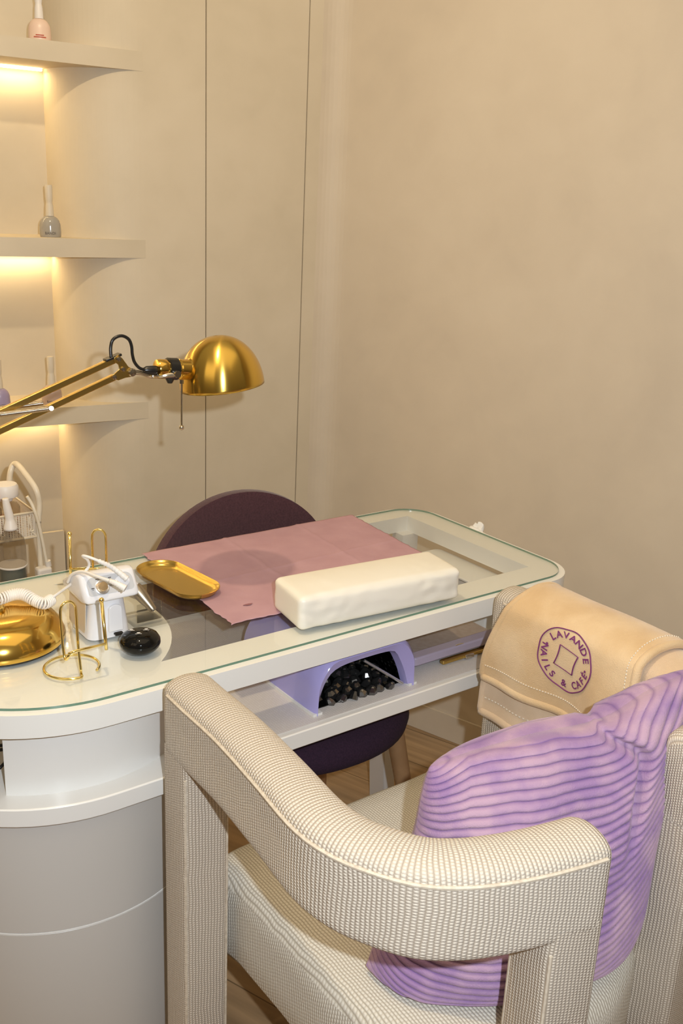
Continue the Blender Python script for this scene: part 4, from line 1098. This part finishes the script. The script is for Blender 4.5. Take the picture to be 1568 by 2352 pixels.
for z_ in (.42, .14):
    tr_ = MB(); tr_.box(T(bu-.18, VT+.125, z_), UX*.18, VX*.125, Vector((0, 0, .003))); obj('tray', tr_, M_CREAMT, tl, bevel=.002)
for (u_, v_) in ((bu-.36, VT), (bu-.36, VT+.25), (bu, VT+.25), (bu+.004, VT)):
    obj('caster', MB().lathe(T(u_, v_-.01, .021), [(.0, 0), (.018, 0), (.02, .004), (.02, .016), (.018, .02), (0, .02)], axis=VX, n=20), M_BLACK, tl)
hk = spline([tp(68, 1188), tp(68, 1200), tp(72, 1212), tp(70, 1220), tp(78, 1218), tp(74, 1222), tp(86, 1232)], 40)
obj('side_hook', MB().tube(hk, .0018, 8), M_CREAMT, tl, sharp=180)
# things in the trolley
ZB = bz-.053
def pump(u, v, z, h, capm, body, label, liquid=None, rr=.028, head=True):
    t = thing('pump_bottle', label, 'bottle', T(u, v, z), 'bottles on the trolley')
    obj('bottle_body', MB().lathe(T(u, v, z), [(rr*.9, 0), (rr, .004), (rr, h*.72), (rr*.8, h*.82), (.012, h*.88), (.012, h*.92)], n=32), body, t, sharp=60)
    if liquid: obj('liquid', MB().lathe(T(u, v, z+.002), [(rr*.86, 0), (rr*.94, .004), (rr*.94, h*.4), (0, h*.4)], n=32), liquid, t)
    obj('collar', MB().lathe(T(u, v, z), [(.014, h*.90), (.015, h*.92), (.015, h), (.006, h+.002), (.006, h+.012), (0, h+.012)], n=24), capm, t)
    return t
pA_ = UVz(atV(22, 1160, 1.99))
p1 = pump(pA_[0]-.004, 2.00, ZB, .080, M_CAPW, M_PLAST, 'short clear bottle with broad translucent white cap in the trolley basket', M_ROSE)
obj('broad_cap', MB().lathe(T(pA_[0]-.004, 2.00, ZB), [(.0262, .082), (.027, .084), (.027, .103), (.024, .108), (.006, .109), (0, .109)], n=32), M_CAPW, p1)
p2 = pump(pA_[0]-.045, 2.06, ZB, .10, M_ROSE, M_ROSE, 'rose pink bottle behind the white-capped bottle in the trolley basket')
p3 = pump(pA_[0]-.048, 1.985, ZB, .085, M_RED, M_PLAST, 'bottle with bright red cap at the left frame edge')
# spray bottle hung on the basket front: white nozzle arm above a clear body
sb = thing('spray_bottle', 'clear bottle with pale drooping nozzle hanging in front of the basket', 'bottle', tp(22, 1310, -.03))
nz_ = spline([tp(12, 1145, -.035), tp(16, 1165, -.035), tp(22, 1190, -.035), tp(25, 1215, -.035)], 20)
obj('nozzle', MB().tube(nz_, .006, 14, rf=lambda t: .0062+.003*math.sin(t*2)+(.0060*max(0, t-.7)/.3)), M_CAPW, sb, sharp=180)
bc = tp(24, 1222, -.035)
obj('bottle_body', MB().lathe(bc, [(.010, .004), (.018, -.004), (.026, -.014), (.029, -.03), (.029, -.12), (.026, -.125), (0, -.125)], n=32), M_PLAST, sb, sharp=60)
obj('liquid', MB().lathe(bc, [(0, -.075), (.027, -.075), (.027, -.120), (.024, -.123), (0, -.123)], n=32), mat('teal_grey_liquid', (.20, .23, .20), .1), sb)
obj('collar', MB().lathe(bc, [(.0292, -.070), (.0300, -.071), (.0300, -.073), (.0292, -.074)], n=32), M_SOCKETP, sb)
# thin cable with plug at the trolley side
cg = thing('power_lead', 'pale cable with white plug hanging beside the trolley post', 'cable', tp(100, 1320, -.02))
obj('lead', MB().tube(spline([tp(62, 1140, -.012), tp(72, 1156, -.015), tp(80, 1175, -.02), (tp(88, 1200, -.02)), tp(97, 1240, -.02), tp(107, 1292, -.02)], 50), .0036, 10), M_CREAMT, cg, sharp=180)
obj('plug', MB().tube([tp(109, 1288, -.02), tp(112, 1300, -.02)], .0065, 14), M_SOCKETP, cg)
pgm = MB(); c_ = tp(100, 1316, -.02); pgm.box(c_, UX*.016, VX*.012, Vector((0, 0, .014))); obj('adapter', pgm, M_SOCKETP, cg, bevel=.005, seg=3)
# black cables seen through the gap under the tabletop
bk = MB()
for (ya, yb) in ((1712, 1706), (1722, 1716)):
    bk.tube(spline([atV(-60, ya+20, 1.29), atV(-20, ya+2, 1.285), atV(4, yb+6, 1.29), atV(14, yb, 1.34)], 20), .0026, 8)
bk.tube(spline([atV(-60, 1800, 1.29), atV(-15, 1775, 1.285), atV(8, 1755, 1.29), atV(16, 1740, 1.34)], 20), .0026, 8)
tag(obj('black_cables', bk, M_BLACK, sharp=180), 'black power cables in the gap beneath the tabletop left edge', 'cable')

# ================================================================== LIGHT
def lamp(kind, name, loc, energy, color, size=.1, target=None, **kw):
    L = bpy.data.lights.new(name, kind); L.energy = energy; L.color = color
    if kind == 'AREA': L.size = size
    elif kind in ('POINT', 'SPOT'): L.shadow_soft_size = size
    for k, v in kw.items(): setattr(L, k, v)
    o = bpy.data.objects.new(name, L); COL.objects.link(o); o.location = loc
    if target is not None:
        d = (Vector(target)-Vector(loc)).normalized(); o.rotation_euler = d.to_track_quat('-Z', 'Y').to_euler()
    return o
lamp('SPOT', 'flash', (.10, -.02, 1.535), 88, (.84, .92, 1.0), .012, (.05, 2.0, 1.0), spot_size=math.radians(95), spot_blend=.6)
sp0 = T(.43, 1.13, 2.55)
lamp('SPOT', 'ceiling_spot', sp0, 47, (1.0, .78, .49), .028, T(.95, 1.9, .75), spot_size=math.radians(150), spot_blend=.7)
lamp('AREA', 'ceiling_glow', (.2, .9, 2.8), 9, (1.0, .78, .50), 1.8, (.2, 1.2, 0))
lamp('AREA', 'room_glow', (-1.2, -.3, 2.3), 6, (1.0, .80, .54), 1.2, (0, 1.8, .8))
wd = bpy.data.worlds.new('room_surroundings'); sc.world = wd; wd.use_nodes = True; nt = wd.node_tree
bg = nt.nodes['Background']; tcw = nt.nodes.new('ShaderNodeTexCoord'); sx = nt.nodes.new('ShaderNodeSeparateXYZ'); nt.links.new(tcw.outputs['Generated'], sx.inputs[0])
rmp = nt.nodes.new('ShaderNodeValToRGB'); el = rmp.color_ramp.elements
mr = nt.nodes.new('ShaderNodeMapRange'); mr.inputs[1].default_value = -1; mr.inputs[2].default_value = 1; nt.links.new(sx.outputs[2], mr.inputs[0]); nt.links.new(mr.outputs[0], rmp.inputs[0])
el[0].position = 0; el[0].color = (.10, .07, .045, 1); el[1].position = 1; el[1].color = (1.0, .82, .56, 1)
for p_, c_ in ((.42, (.16, .12, .08, 1)), (.5, (.30, .235, .155, 1)), (.62, (.42, .33, .22, 1)), (.8, (.62, .50, .34, 1))): q_ = el.new(p_); q_.color = c_
nt.links.new(rmp.outputs[0], bg.inputs[0]); bg.inputs[1].default_value = .55
